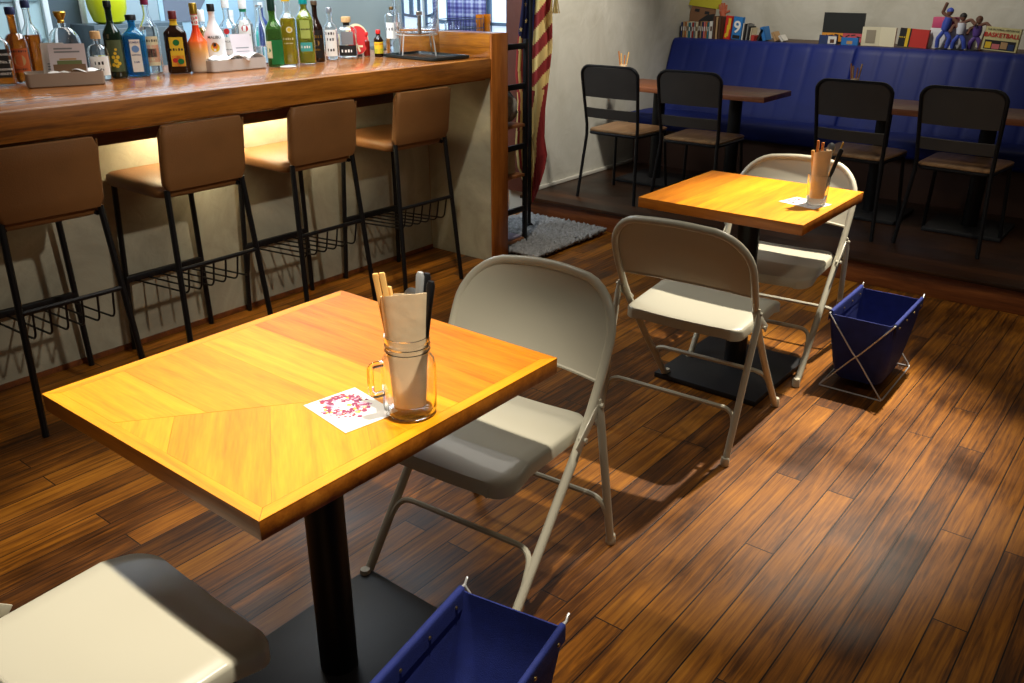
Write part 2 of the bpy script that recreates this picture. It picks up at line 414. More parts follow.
# ------------------------------------------------------------------ folding chairs
YP = [(0, .262), (.12, .165), (.25, .06), (.35, -.015), (.43, -.075), (.50, -.118), (.58, -.158), (.66, -.192), (.73, -.22), (.80, -.25)]
HW = [(0, .225), (.3, .231), (.5, .239), (.6, .242)]
def bow(x, z): return -.028 * max(0, min(1, (z - .5) / .2)) * (1 - min(1, abs(x) / .243) ** 2)
def make_folding(label):
    t = thing('folding_chair', label, 'folding chair', group='beige steel folding chairs at the wooden tables')
    zt, rc = .782, .135
    path = []
    zc = zt - rc
    for k in range(13):
        z = .012 + (zc - .012) * k / 12; path.append((interp(HW, z), z))
    w = interp(HW, zc)
    for k in range(1, 9):
        a = PI / 2 * k / 8; path.append((w - rc + rc * math.cos(a), zc + rc * math.sin(a)))
    n = len(path)
    for k in range(1, 6): path.append(((w - rc) * (1 - k / 5 * 2), zt + .006 * (1 - (1 - k / 5 * 2) ** 2)))
    for k in range(n - 2, -1, -1): path.append((-path[k][0], path[k][1]))
    obj('frame', MB().tube([(x, interp(YP, z) + bow(x, z), z) for x, z in path], .0122, 12), mChair, t)
    # backrest panel between the tubes
    def bfn(u, v):
        x = (u * 2 - 1) * (w - .006)
        ax = abs(x); top = zt - .004 if ax < w - rc else zc + math.sqrt(max(0, rc ** 2 - (ax - (w - rc)) ** 2)) - .004
        bot = .555 + .012 * (1 - (ax / w) ** 2)
        z = bot + (top - bot) * v
        return Vector((x, interp(YP, z) + bow(x, z) * 1.25 + .004, z))
    mb = MB(); mb.sheet(bfn, 24, 10, th=.0035)
    obj('backrest', mb, mChair, t, sharp=50)
    mb = MB(); mb.tube([bfn(k / 20, 0) + Vector((0, .002, 0)) for k in range(21)], .005, 6)
    bl = kids(t)[-1]; obj('rolled_edge', mb, mChair, bl)
    # pressed steel seat: flat top, waterfall front, turned-down skirt
    mb = MB(); rings = []
    yr, yf, yc = -.165, .232, .135
    def zt_(y): return .445 + .045 * y - (.25 * (y - yc) + .7 * (y - yc) ** 2 if y > yc else 0)
    def hw_(y):
        w_ = .211 + .010 * (y - yr) / .4
        if y < yr + .04: w_ -= .04 - math.sqrt(max(0, .04 ** 2 - (yr + .04 - y) ** 2))
        if y > yf - .055: w_ -= .055 - math.sqrt(max(0, .055 ** 2 - (y - yf + .055) ** 2))
        return max(w_, .06)
    def xsec(y, dz=0.0, dw=0.0, skirt=.038):
        w_, z = hw_(y) - dw, zt_(y) + dz; zb = zt_(y) - skirt
        h = [(w_, zb), (w_, min(z, zb + .028)), (w_ - .0035, min(z, z - .004)), (w_ - .010, z), (w_ * .8, z), (w_ * .55, z - .002), (w_ * .25, z - .003)]
        return [Vector((x, y, zz)) for x, zz in h] + [Vector((0, y, z - .003))] + [Vector((-x, y, zz)) for x, zz in reversed(h)]
    ys = [yr + .0005 + .04 * (1 - math.cos(PI / 2 * k / 6)) for k in range(7)] + [-.08, -.02, .05, .1, yc - .004, yc, yc + .004] + [yc + .015, yc + .03] + [yf - .055 + .055 * math.sin(PI / 2 * k / 7) for k in range(1, 8)]
    ys = sorted(ys)
    rings.append(xsec(ys[0], dz=-.034)); rings.append(xsec(ys[0], dz=-.010))
    for y in ys: rings.append(xsec(y, dz=-.004 if y == ys[0] else (-.006 if y == ys[-1] else 0)))
    e = xsec(ys[-1], dz=-.012); rings.append([p + Vector((0, .004, 0)) for p in e])
    e = xsec(ys[-1], dz=-.034); rings.append([p + Vector((0, .004, 0)) for p in e])
    mb.loft(rings, cap0=False, cap1=False, closed=False); obj('seat', mb, mChair, t, sharp=48)
    for s in (-1, 1):
        p0, p1 = (s * .252, -.128, .515), (s * .24, -.252, .012)
        lg = obj('leg', MB().tube([p0, (s * .254, -.132, .47), p1], [.005, .011, .0115], 10), mChair, t)
        mb = MB(); mb.lathe([(.0125, .0), (.0145, .003), (.0145, .02), (.0125, .03)], 12, (s * .24, -.2545, 0))
        obj('foot_cap', mb, mRubber, lg)
        mb = MB(); mb.lathe([(.0125, .0), (.0155, .003), (.015, .022), (.0125, .034)], 12, (s * .225, .26, 0))
        obj('foot_cap', mb, mRubber, t)
        mb = MB(); mb.box((s * .25, -.078, .455), (.004, .13, .026), bev=.0015, rx=R(-38))
        mb.tube([(s * .232, -.128, .5), (s * .264, -.128, .5)], .006, 8)
        mb.tube([(s * .236, -.06, .43), (s * .258, -.06, .43)], .006, 8)
        obj('hinge', mb, mChair, t)
    def ub(y0, z0, y1, z1, hw):
        return fillet([(-hw, y0, z0), (-hw + .012, y1, z1), (hw - .012, y1, z1), (hw, y0, z0)], .045, 6)
    obj('crossbar', MB().tube(ub(interp(YP, .10), .10, interp(YP, .19) + .008, .19, .226), .008, 8), mChair, t)
    obj('crossbar', MB().tube(ub(-.226, .1, -.2, .18, .243), .008, 8), mChair, t)
    return t
fc = make_folding('beige folding chair behind the near table, its front tucked under the jar corner')
fc.location = (-1.28, 1.515, 0); fc.rotation_euler = (0, 0, PI + R(4))
dup(fc, (-1.245, 2.622, 0), R(3), 'beige folding chair seen from behind, tucked under the far wooden table')
dup(fc, (-1.285, 3.345, 0), PI + R(5), 'beige folding chair half hidden behind the far wooden table, next to the small blue bin')
dup(fc, (-1.272, .447, 0), R(-1), 'beige folding chair showing only its seat, cut off by the bottom corner of the photo')

# ------------------------------------------------------------------ wooden tables
def clip(poly, p, n):
    """keep the side of the line through p where dot(n) >= 0"""
    out = []
    for i in range(len(poly)):
        a, b = poly[i], poly[(i + 1) % len(poly)]
        da = (a[0] - p[0]) * n[0] + (a[1] - p[1]) * n[1]; db = (b[0] - p[0]) * n[0] + (b[1] - p[1]) * n[1]
        if da >= 0: out.append(a)
        if (da > 0 > db) or (da < 0 < db):
            t = da / (da - db); out.append((a[0] + (b[0] - a[0]) * t, a[1] + (b[1] - a[1]) * t))
    return out
tops = []
for i, ang in enumerate((0, 90, -37, 52)):
    tops.append([wood('oak_%d_%d' % (i, k), *cs, ang=ang, rough=.46, spec=.3, offs=k * 3.3 + i, coarse=1.25) for k, cs in enumerate((
        ((190, 110, 4), (214, 132, 6), (228, 150, 14)), ((198, 120, 5), (222, 142, 8), (234, 158, 18)), ((168, 90, 5), (194, 113, 7), (212, 130, 14))))])
flat_tops = [m for g in tops for m in g]
mEdge = wood('table_edge_wood', (126, 66, 12), (160, 90, 20), (186, 112, 32), rough=.4, offs=5.5)
mGap = M('board_gap', (92, 48, 14), .6)
def make_table(label, w, d, pieces, post, base, loc, bz=.0):
    t = thing('cafe_table', label, 'table', loc, group='square wooden cafe tables on the plank floor')
    mb = MB(); mb.box((0, 0, .72 - .0195), (w, d, .037), bev=.002)
    tp = obj('tabletop', mb, mEdge, t)
    mb = MB(); mats = flat_tops
    for poly, mi in pieces:
        if len(poly) < 3: continue
        cx_ = sum(p[0] for p in poly) / len(poly); cy_ = sum(p[1] for p in poly) / len(poly)
        mb.mi = mi
        q = []
        for x, y in poly:
            l = math.hypot(x - cx_, y - cy_); k = max(0, (l - .0006) / l); q.append((cx_ + (x - cx_) * k, cy_ + (y - cy_) * k))
        mb.prism(q, .719, .7203)
    obj('inlay_boards', mb, mats, tp)
    px, py = post
    obj('post', MB().lathe([(.043, .02), (.043, .675)], 28, (px, py, 0)), mBlack, t)
    obj('top_bracket', MB().box((px, py, .679), (.3, .3, .008), bev=.002), mBlack, t)
    obj('base_plate', MB().box((px + base[2], py + base[3], .012), (base[0], base[1], .022), bev=.003), mPlate, t)
    return t
# near table: pieces in table coordinates (world minus centre)
NC = (-1.36, 1.032); W, D = .71, .79
x0, x1, y0, y1 = -W / 2, W / 2, -D / 2, D / 2; B = .026
inner = [(x0 + B, y0 + B), (x1 - B, y0 + B), (x1 - B, y1 - B), (x0 + B, y1 - B)]
pcs = [([(x0, y0), (x1, y0), (x1 - B, y0 + B), (x0 + B, y0 + B)], 1), ([(x1, y0), (x1, y1), (x1 - B, y1 - B), (x1 - B, y0 + B)], 4),
       ([(x1, y1), (x0, y1), (x0 + B, y1 - B), (x1 - B, y1 - B)], 2), ([(x0, y1), (x0, y0), (x0 + B, y0 + B), (x0 + B, y1 - B)], 4)]
def L(x, y): return (x - NC[0], y - NC[1])
p_, nn = L(-1.476, .675), (.794, -.608)
far_ = clip(inner, L(-1.3, 1.13), (0, 1)); nearp = clip(inner, L(-1.3, 1.13), (0, -1))
fa = clip(far_, L(-1.2, 1.27), (0, -1)); fb = clip(far_, L(-1.2, 1.27), (0, 1))
pcs += [(fa, 2), (clip(fb, L(-1.36, 1.2), (1, 0)), 2), (clip(fb, L(-1.36, 1.2), (-1, 0)), 2)]
topb = clip(nearp, L(-1.3, .985), (0, 1)); low = clip(nearp, L(-1.3, .985), (0, -1))
pcs.append((topb, 1))
lowl = clip(low, p_, (-nn[0], -nn[1])); diag = clip(low, p_, nn)
pcs += [(clip(lowl, L(-1.4, .797), (0, 1)), 0), (clip(lowl, L(-1.4, .797), (0, -1)), 1)]
cuts = [L(-1.44, .765), L(-1.315, .893), L(-1.08, .935)]; dn = (.6, .8)
d1 = clip(diag, cuts[0], (-dn[0], -dn[1])); rest = clip(diag, cuts[0], dn)
d2 = clip(rest, cuts[1], (-dn[0], -dn[1])); rest = clip(rest, cuts[1], dn)
d3 = clip(rest, cuts[2], (-dn[0], -dn[1])); d4 = clip(rest, cuts[2], dn)
pcs += [(d1, 7), (d2, 6), (d3, 7), (d4, 6)]
make_table('near wooden table with angled inlay boards under the glass mason jar', W, D, pcs, (.072, -.056), (.48, .47, .033, .046), (*NC, 0))
FCn = (-1.315, 3.135); W, D = .64, .615
x0, x1, y0, y1 = -W / 2, W / 2, -D / 2, D / 2
full = [(x0, y0), (x1, y0), (x1, y1), (x0, y1)]
xs = [x0, -.165, -.085, .04, .16, x1]; mi_ = [5, 3, 4, 3, 4]
pcs = []
for a, b, m_ in zip(xs, xs[1:], mi_): pcs.append(([(a, y0), (b, y0), (b, y1), (a, y1)], m_))
make_table('far wooden table with straight boards, standing beside the small blue bin', W, D, pcs, (.01, -.02), (.43, .5, 0, -.03), (*FCn, 0))

# ------------------------------------------------------------------ jars, cups and cutlery on the tables
TZ = .7205
def glass_lathe(outer, th, n=32, base=.006, asp=1.0, e=2.0):
    """open vessel: outer profile up, inner profile down"""
    inner = [(max(.001, r - th), max(z, base)) for r, z in reversed(outer) if z >= base * .5 and r > th]
    return MB().lathe([(.0005, outer[0][1])] + outer + inner + [(.0005, base)], n, e=e, asp=asp, cap=False)
jx, jy = -1.078, 1.043
jar = thing('mason_jar', 'clear glass mason jar with handle holding cutlery on the near table', 'jar', (jx, jy, TZ + .0015), R(338))
prof = [(.040, .0), (.048, .003), (.051, .012), (.052, .05), (.052, .098), (.049, .112), (.042, .122), (.0405, .128), (.0435, .132), (.0405, .137), (.0435, .142), (.0405, .147), (.0435, .152), (.0425, .16)]
obj('glass_body', glass_lathe(prof, .0032), mGlass, jar, sharp=60)
obj('handle', MB().tube(fillet([(0, -.051, .112), (0, -.076, .113), (0, -.076, .05), (0, -.051, .052)], .025), .006, 8), mGlass, jar)
def paper_sleeve(label, loc, rz, wb, wt, h, d, cat='paper sleeve', z0=.0):
    mb = MB(); rings = []
    random.seed(5)
    for k in range(13):
        t = k / 12; w_ = wb + (wt - wb) * t; dd = d * (1 - .25 * t)
        rings.append([Vector((w_ / 2 * math.copysign(abs(math.cos(a)) ** .55, math.cos(a)) + random.uniform(-.00022, .00022), dd / 2 * math.copysign(abs(math.sin(a)) ** .7, math.sin(a)) + random.uniform(-.00022, .00022), z0 + h * t + (.006 * math.cos(a * 1 + 1) if k == 12 else 0))) for a in [2 * PI * i / 28 for i in range(28)]])
    inner = [[p.lerp(Vector((0, 0, p.z)), .05) for p in r] for r in reversed(rings[2:])]
    mb.loft(rings + inner)
    o = obj('paper_sleeve', mb, mKraft, loc=loc, rz=rz, sharp=70); return tag(o, label, cat)
paper_sleeve('brown paper cutlery sleeve standing in the mason jar on the near table', (jx, jy, TZ + .0075), R(43), .062, .088, .222, .05, z0=.012)
def aim(base, tip):
    b, t = Vector(base), Vector(tip); d = t - b
    return Matrix.Translation(b) @ Vector((0, 0, 1)).rotation_difference(d).to_matrix().to_4x4(), d.length
def stick(name, label, cat, base, tip, w=.006, th=.004, m=None, group=None, two=False, w2=None, spin=0):
    mt, l = aim(base, tip); mb = MB()
    for s in ((-1, 1) if two else (0,)):
        rings = []
        for z, k in ((0, .7), (l * .3, .85), (l - .003, 1), (l, .85)):
            rings.append([Vector((s * w * .54 + x * k, y * k, z)) for x, y in rrect(w, th, th * .3, 2)])
        mb.loft(rings)
    o = obj(name, mb, m or mBamboo); o.matrix_world = mt @ Matrix.Rotation(spin, 4, 'Z'); return tag(o, label, cat, group)
def knife(label, base, tip, m=mPlastic, group=None):
    mt, l = aim(base, tip)
    t = thing('table_knife', label, 'knife', group=group); t.matrix_world = mt
    mb = MB(); rings = []
    for z, w_, th in ((l * .42, .008, .006), (l * .5, .013, .009), (l * .8, .015, .011), (l * .97, .017, .011), (l, .011, .008)):
        rings.append([Vector((x, y, z)) for x, y in rrect(w_, th, th * .45, 3)])
    mb.loft(rings); obj('handle', mb, m, t)
    mb = MB(); rings = []
    for z, w_ in ((0, .004), (.02, .012), (l * .3, .013), (l * .43, .007)):
        rings.append([Vector((x, y, z)) for x, y in rrect(w_, .0014, .0005, 1)])
    mb.loft(rings); obj('blade', mb, mSteel, t)
    return t
def spoon(label, base, tip, group=None, m=mSteel, spin=0):
    """bowl at the tip end"""
    mt, l = aim(base, tip)
    t = thing('spoon', label, 'spoon', group=group); t.matrix_world = mt @ Matrix.Rotation(spin, 4, 'Z')
    mb = MB(); rings = []
    for z, w_, th in ((0, .006, .002), (l * .15, .008, .002), (l * .6, .0042, .003), (l * .76, .005, .003)):
        rings.append([Vector((x, y, z)) for x, y in rrect(w_, th, th * .3, 2)])
    mb.loft(rings); obj('handle', mb, m, t)
    def f(u, v):
        a = 2 * PI * u; r = v
        return Vector((r * .014 * math.sin(a) * (1 - .15 * math.cos(a)), -.006 * (1 - r * r), l * .87 + r * .023 * -math.cos(a)))
    mb = MB(); mb.sheet(f, 24, 5, th=.001); obj('bowl', mb, m, t)
    return t
rgt = Vector((.783, .622, 0)); away = Vector((-.622, .783, 0))      # across and away, used only to lean the cutlery apart
def in_cup(x, y, z, dx, dy=0): return tuple(Vector((x, y, z)) + rgt * dx + away * dy)
stick('chopsticks', 'pair of joined bamboo chopsticks leaning in the mason jar', 'chopsticks', in_cup(jx, jy, TZ + .03, -.012, .0), in_cup(jx, jy, TZ + .28, -.046, .004), .011, .007, two=True, spin=R(40))
stick('chopsticks', 'single bamboo chopstick end behind the joined pair in the mason jar', 'chopstick', in_cup(jx, jy, TZ + .03, -.006, .01), in_cup(jx, jy, TZ + .25, -.03, .016), .01, .007)
spoon('steel spoon with its bowl up among the knives in the mason jar', in_cup(jx, jy, TZ + .03, .0, .008), in_cup(jx, jy, TZ + .255, .012, .016), spin=R(40))
spoon('second steel spoon lower between the chopsticks and knives in the mason jar', in_cup(jx, jy, TZ + .03, -.004, .004), in_cup(jx, jy, TZ + .243, -.008, .006), spin=R(30))
knife('grey handled knife standing in the mason jar', in_cup(jx, jy, TZ + .03, .008, .0), in_cup(jx, jy, TZ + .282, .03, .004), M('grey_plastic', (150, 152, 152), .4))
knife('black handled knife beside the grey one in the mason jar', in_cup(jx, jy, TZ + .03, .014, .004), in_cup(jx, jy, TZ + .279, .042, .006))
knife('black handled knife leaning outermost on the rim of the mason jar', in_cup(jx, jy, TZ + .03, .018, -.004), in_cup(jx, jy, TZ + .268, .05, -.006))
# far table tumbler
fx, fy = -1.066, 3.128
cup = thing('glass_tumbler', 'ribbed glass tumbler wrapped in brown paper on the far table', 'glass', (fx, fy, TZ))
obj('glass_body', glass_lathe([(.03, 0), (.034, .004), (.037, .05), (.04, .105), (.0405, .112)], .0025), mGlass, cup, sharp=60)
paper_sleeve('brown paper cutlery sleeve standing in the tumbler on the far table', (fx, fy, TZ + .0075), R(38), .05, .063, .165, .04, z0=.02)
stick('chopsticks', 'bamboo chopstick upright at the edge of the tumbler on the far table', 'chopstick', in_cup(fx, fy, TZ + .03, -.012), in_cup(fx, fy, TZ + .232, -.022), .009, .007, wood('dark_bamboo', (150, 84, 34), (190, 116, 50), (214, 146, 74), axis='Z', rough=.6))
stick('chopsticks', 'second bamboo chopstick beside the upright one in the far tumbler', 'chopstick', in_cup(fx, fy, TZ + .03, .0), in_cup(fx, fy, TZ + .226, -.004), .009, .007, _mc['dark_bamboo'])
stick('chopsticks', 'short pale bamboo stick at the back of the far tumbler', 'chopstick', in_cup(fx, fy, TZ + .03, -.012, .012), in_cup(fx, fy, TZ + .195, -.032, .014), .012, .006)
spoon('steel spoon with its bowl up in the tumbler on the far table', in_cup(fx, fy, TZ + .03, .004), in_cup(fx, fy, TZ + .226, .03, .004), spin=R(35))
stick('chopsticks', 'gold and black stick leaning out of the far tumbler', 'chopstick', in_cup(fx, fy, TZ + .04, .012), in_cup(fx, fy, TZ + .225, .068), .007, .006, M('gold_stick', (206, 150, 60), .4))
knife('black handled knife leaning lowest out of the far tumbler', in_cup(fx, fy, TZ + .03, .014, -.006), in_cup(fx, fy, TZ + .205, .06, -.014))
# printed cards
def card(label, loc, rz, w, d, inks, seed, dots):
    t = thing('printed_card', label, 'card', loc, rz)
    pp = obj('sheet', MB().box((0, 0, .0007), (w, d, .0012)), mPaper, t)
    random.seed(seed); mb = MB()
    for k in range(dots):
        a = random.uniform(.0, 2 * PI); r = random.gauss(.034, .009)
        cx_, cy_ = -w * .16 + r * 1.15 * math.cos(a), r * math.sin(a)
        if abs(cx_) > w / 2 - .008 or abs(cy_) > d / 2 - .008: continue
        s = random.uniform(.002, .0075); a0 = random.uniform(0, 6)
        mb.mi = random.randrange(len(inks)) if random.random() > .35 else 0
        mb.poly([Vector((cx_ + s * random.uniform(.5, 1.1) * math.cos(a0 + 2 * PI * i / 7), cy_ + s * random.uniform(.5, 1.1) * math.sin(a0 + 2 * PI * i / 7), .0014 + k * 1e-6)) for i in range(7)])
    obj('print', mb, inks, t); return t
inks = [M('ink_plum', (140, 60, 92), .8), M('ink_red', (196, 70, 74), .8), M('ink_mauve', (190, 150, 176), .8), M('ink_yellow', (222, 186, 70), .8), M('ink_pink', (228, 170, 176), .8)]
card('white printed card with a red and plum picture beside the mason jar', (-1.176, .977, TZ), R(-9), .15, .118, inks, 3, 230)
card('white printed card under the tumbler on the far table', (-1.105, 3.125, TZ), R(-14), .15, .11, [M('ink_grey', (120, 116, 112), .8), inks[1], M('ink_black', (40, 38, 40), .8)], 4, 90)

# ------------------------------------------------------------------ folding canvas bins
def make_bin(label):
    t = thing('laundry_style_bin', label, 'bin', group='blue canvas bins on wire stands')
    t.name = 'canvas_bin'
    hx, hy, h = .119, .188, .305
    # cloth: sides hang from the two rods, ends sag, the bottom narrows
    n = 40
    def ring(k):
        t_ = k / 10; out = []
        sx = hx * (1 - .08 * t_ - .16 * t_ ** 3); sy = hy * (1 - .05 * t_ - .22 * t_ ** 3)
        for x, y in rrect(2 * sx, 2 * sy, .012 + .035 * t_, 9):
            e = 1 - min(1, abs(x) / sx)
            z = h * (1 - t_) + .03 * t_
            if k == 0: z -= .03 * (1 - (x / hx) ** 2) * (1 if abs(y) > hy * .8 else 0)
            pull = -.02 * e * math.sin(min(1, t_ * 1.6) * PI) * (1 if abs(y) > sy * .6 else 0)
            out.append(Vector((x + .004 * math.sin(9 * y + 5 * t_), y + math.copysign(pull, y) * -1 * 0 + math.copysign(pull, y), z + .006 * math.sin(x * 60 + t_ * 7) * (0 if k == 0 else .4))))
        return out
    outer = [ring(k) for k in range(11)]
    inn = [[Vector((p.x * .975, p.y * .982, p.z + (.0 if k == 0 else .003))) for p in r] for k, r in enumerate(outer)]
    mb = MB(); mb.loft(list(reversed(outer)), cap0=True, cap1=False); mb.loft(inn, cap0=False, cap1=True)
    V = mb.bm
    a, b = outer[0], inn[0]
    mb.loft([a, b], cap0=False, cap1=False)
    bmesh.ops.remove_doubles(mb.bm, verts=list(mb.bm.verts), dist=1e-5)
    bag = obj('canvas_bag', mb, mCanvas, t, sharp=60)
    for s in (-1, 1):
        # hem folded over the rod, with brass snaps on it
        def hem(u, v):
            y = (u * 2 - 1) * hy * .985
            a = PI * (v * 1.5 - .25)
            if v < .25: return Vector((s * (hx + .006), y, h - .035 * (1 - v / .25)))
            if v > .75: return Vector((s * (hx - .008), y, h - .042 * (v - .75) / .25))
            a = PI * (v - .25) / .5
            return Vector((s * (hx - .001 + .007 * math.cos(a)), y, h + .007 * math.sin(a)))
        mb = MB(); mb.sheet(hem, 16, 16, th=.0015); hm = obj('hem', mb, mCanvas, bag, sharp=60)
        for k in range(4):
            y = -hy * .8 + hy * 1.6 * k / 3
            mb = MB(); mb.lathe([(.0045, 0), (.0045, .0015), (.003, .003)], 10, m=Matrix.Translation((s * (hx - .0092), y, h - .022)) @ Matrix.Rotation(-s * PI / 2, 4, 'Y'))
            mb.lathe([(.0045, 0), (.0045, .0015), (.003, .003)], 10, m=Matrix.Translation((s * (hx + .0065), y, h - .018)) @ Matrix.Rotation(s * PI / 2, 4, 'Y'))
            obj('snap', mb, mSnap, hm)
    r = .0028; Y = hy + .012
    for s in (-1, 1):           # two wire loops crossing at the ends
        o_ = s * .003
        pts = [(s * hx, -Y, h), (s * .012, -Y - o_, h * .5 + .012), (-s * .012, -Y - o_, h * .5 - .012), (-s * hx, -Y, r), (-s * hx, Y, r), (-s * .012, Y + o_, h * .5 - .012), (s * .012, Y + o_, h * .5 + .012), (s * hx, Y, h)]
        P = fillet(pts, .014, 4)
        P = P + fillet([(s * hx, Y, h), (s * hx, Y + .012, h + .012), (s * hx, Y + .002, h + .001)], .004, 2)[1:-1]
        obj('wire_frame', MB().tube(P, r, 8), mChrome, t)
        obj('top_rod', MB().tube([(s * hx, -Y - .004, h), (s * hx, Y + .004, h)], r, 8), mChrome, t)
        obj('floor_rod', MB().tube([(-hx, s * Y, r), (hx, s * Y, r)], r, 8), mChrome, t)
    return t
bn = make_bin('small blue canvas bin on a crossed wire stand beside the far table')
bn.location = (-.855, 3.375, 0); bn.rotation_euler = (0, 0, R(1))
dup(bn, (-.855, .93, 0), R(10), 'blue canvas bin with brass snaps beside the base of the near table')

# ------------------------------------------------------------------ platform: bench, tables, chairs
def make_bench(label, xa, xb, dy, first=False):
    t = thing('banquette', label, 'bench', ((xa + xb) / 2, 6.2 + dy, .14), group='blue vinyl banquette sections along the back wall')
    w = xb - xa; x0 = -w / 2; ch = .158
    nch = max(1, round(w / ch)); ch = w / nch
    prof = [(-.02, .33), (.0, .38), (.12, .62), (.205, .84), (.222, .875), (.245, .889), (.275, .891), (.31, .89)]
    rings = []
    for i in range(nch * 10 + 1):
        x = x0 + ch * i / 10; ph = (i % 10) / 10
        k = math.sqrt(max(0, 1 - (2 * ph - 1) ** 2)) ** .7 if i % 10 else 0
        rings.append([Vector((x, y - .007 * k * (1 if j < 5 else .3), z + (.003 * k if j >= 5 else 0))) for j, (y, z) in enumerate(prof)] + [Vector((x, .31, .33))])
    mb = MB(); mb.loft(rings); obj('backrest', mb, mVinyl, t, sharp=75)
    mb = MB(); rr = []
    for i in range(2):
        x = x0 + w * i
        rr.append([Vector((x, y, z)) for y, z in ((.02, .28), (-.36, .28), (-.385, .29), (-.395, .31), (-.395, .36), (-.385, .385), (-.36, .394), (-.1, .39), (.02, .382))])
    mb.loft(rr); obj('seat_cushion', mb, mVinyl, t, sharp=50)
    obj('plinth', MB().span(x0, x0 + w, -.3, .25, .001, .279), M('bench_plinth', (60, 34, 20), .55, noise=.2, nscale=5), t, label='dark wood plinth')
    return t
make_bench('blue channelled bench section running from the plaster side wall', -3.484, -2.055, .0)
make_bench('blue channelled bench section below the basketball book, stepped slightly forward', -2.05, 1.0, -.012)
obj_ledge = obj('wall_ledge', MB().span(-3.499, 2.5, 6.511, 6.899, .95, 1.03, bev=.003), M('ledge_wood', (70, 44, 26), .5))
tag(obj_ledge, 'wooden ledge behind the blue bench carrying books and figures', 'shelf')
def make_ptable(label):
    t = thing('pedestal_table', label, 'table', group='small tables in front of the blue bench')
    obj('tabletop', MB().box((0, 0, .643), (.555, .43, .034), bev=.003), mDarkTop, t)
    obj('post', MB().lathe([(.042, .018), (.042, .622)], 20), mBlack, t)
    obj('top_bracket', MB().box((0, 0, .622), (.24, .24, .006), bev=.001), mBlack, t)
    obj('base_plate', MB().box((0, 0, .011), (.41, .41, .02), bev=.003), mPlate, t)
    return t
pt1 = make_ptable('small brown table closest to the plaster side wall, behind the first black chair'); pt1.location = (-3.03, 5.45, .14)
dup(pt1, (-2.465, 5.45, .14), 0, 'small brown platform table with one free corner, second from the side wall')
dup(pt1, (-1.525, 5.45, .14), 0, 'small brown table behind the third black chair, carrying a cup of cutlery')
dup(pt1, (-.962, 5.45, .14), 0, 'small brown table behind the black chair farthest from the side wall')
def make_pchair(label):
    t = thing('metal_chair', label, 'chair', group='black metal chairs on the platform')
    yb = lambda z: -.165 - .06 * max(0, (z - .44) / .36)
    hw = lambda z: .186 + .016 * max(0, (z - .44) / .36)
    rc = .06; zt = .832
    side = [(.215, -.215, 0), (hw(.4), -.17, .40)]
    pth = [(s_, y_, z_) for s_, y_, z_ in side]
    for k in range(5):
        z = .47 + (zt - rc - .47) * k / 4; pth.append((hw(z), yb(z), z))
    for k in range(1, 6):
        a = PI / 2 * k / 5; z = zt - rc + rc * math.sin(a); pth.append((hw(zt) - rc + rc * math.cos(a), yb(z), z))
    full_ = pth + [(-x, y, z) for x, y, z in reversed(pth)]
    obj('frame', MB().tube(full_, .0105, 8), mBlack, t)
    def panel(z0, z1, top):
        def f(u, v):
            x = (u * 2 - 1) * (hw(z0) - .004); ax = abs(x); zz1 = z1
            if top and ax > hw(zt) - rc: zz1 = zt - rc + math.sqrt(max(0, rc ** 2 - (ax - hw(zt) + rc) ** 2))
            z = z0 + (zz1 - z0) * v
            return Vector((x, yb(z) - .018 * (1 - (ax / .2) ** 2), z))
        mb = MB(); mb.sheet(f, 14, 4, th=.008); return mb
    obj('backrest', panel(.645, .827, True), mBackPanel, t, sharp=60)
    obj('back_slat', panel(.515, .575, False), mBackPanel, t, sharp=60)
    mb = MB(); rings = []
    for ins, z in ((.006, .424), (0, .428), (0, .436), (.006, .44)):
        rings.append([Vector((x * (1 + .05 * (y / .2)), y + .025, z)) for x, y in rrect(.385 - 2 * ins, .38 - 2 * ins, .04, 4)])
    mb.loft(rings); obj('seat', mb, mSeatWood, t, sharp=40)
    mb = MB(); mb.tube([(x * (1 + .05 * (y / .2)), y + .025, .415) for x, y in rrect(.375, .37, .04, 4)], .009, 8, closed=True)
    obj('seat_frame', mb, mBlack, t)
    for s in (-1, 1):
        obj('leg', MB().tube([(s * .183, .185, .412), (s * .205, .215, 0)], .0095, 8), mBlack, t)
    return t
pc = make_pchair('black metal chair nearest the plaster side wall on the platform'); pc.location = (-2.965, 4.915, .14)
dup(pc, (-2.44, 4.94, .14), R(1), 'black metal chair second from the plaster side wall on the platform')
dup(pc, (-1.52, 5.06, .14), R(-3), 'black metal chair on the platform rising behind the far table cutlery')
dup(pc, (-.985, 5.085, .14), R(-4), 'black metal chair on the platform farthest from the side wall')
def pcup(loc, where):
    t = thing('glass_tumbler', 'small glass cup of cutlery on the platform table ' + where, 'glass', loc)
    obj('glass_body', glass_lathe([(.024, 0), (.028, .004), (.033, .09)], .002, 20), mGlass, t, sharp=60)
    x, y, z = loc
    tn = random.uniform
    m = _mc['dark_bamboo']
    for k, (dx, dz) in enumerate(((-.026, .205), (-.012, .19), (.006, .18), (.026, .2))):
        stick('chopsticks', ('dark stick on the wall side', 'pale stick standing second', 'dark stick standing third', 'pale stick tilted away')[k] + ' in the platform cup ' + where, 'chopstick', in_cup(x, y, z + .01, dx * .3), in_cup(x, y, z + dz, dx * 1.35, (k % 2) * .012), .009, .006, m if k % 2 == 0 else mBamboo)
    s = obj('paper_sleeve', MB().lathe([(.018, 0), (.024, .085), (.025, .11)], 16, cap=True), mKraft, loc=(x, y, z + .0075)); tag(s, 'brown paper sleeve in the cup on the platform table ' + where, 'paper sleeve')
pcup((-3.29, 5.38, .8005), 'nearest the side wall')
pcup((-1.745, 5.5, .8005), 'in front of the bench seam')

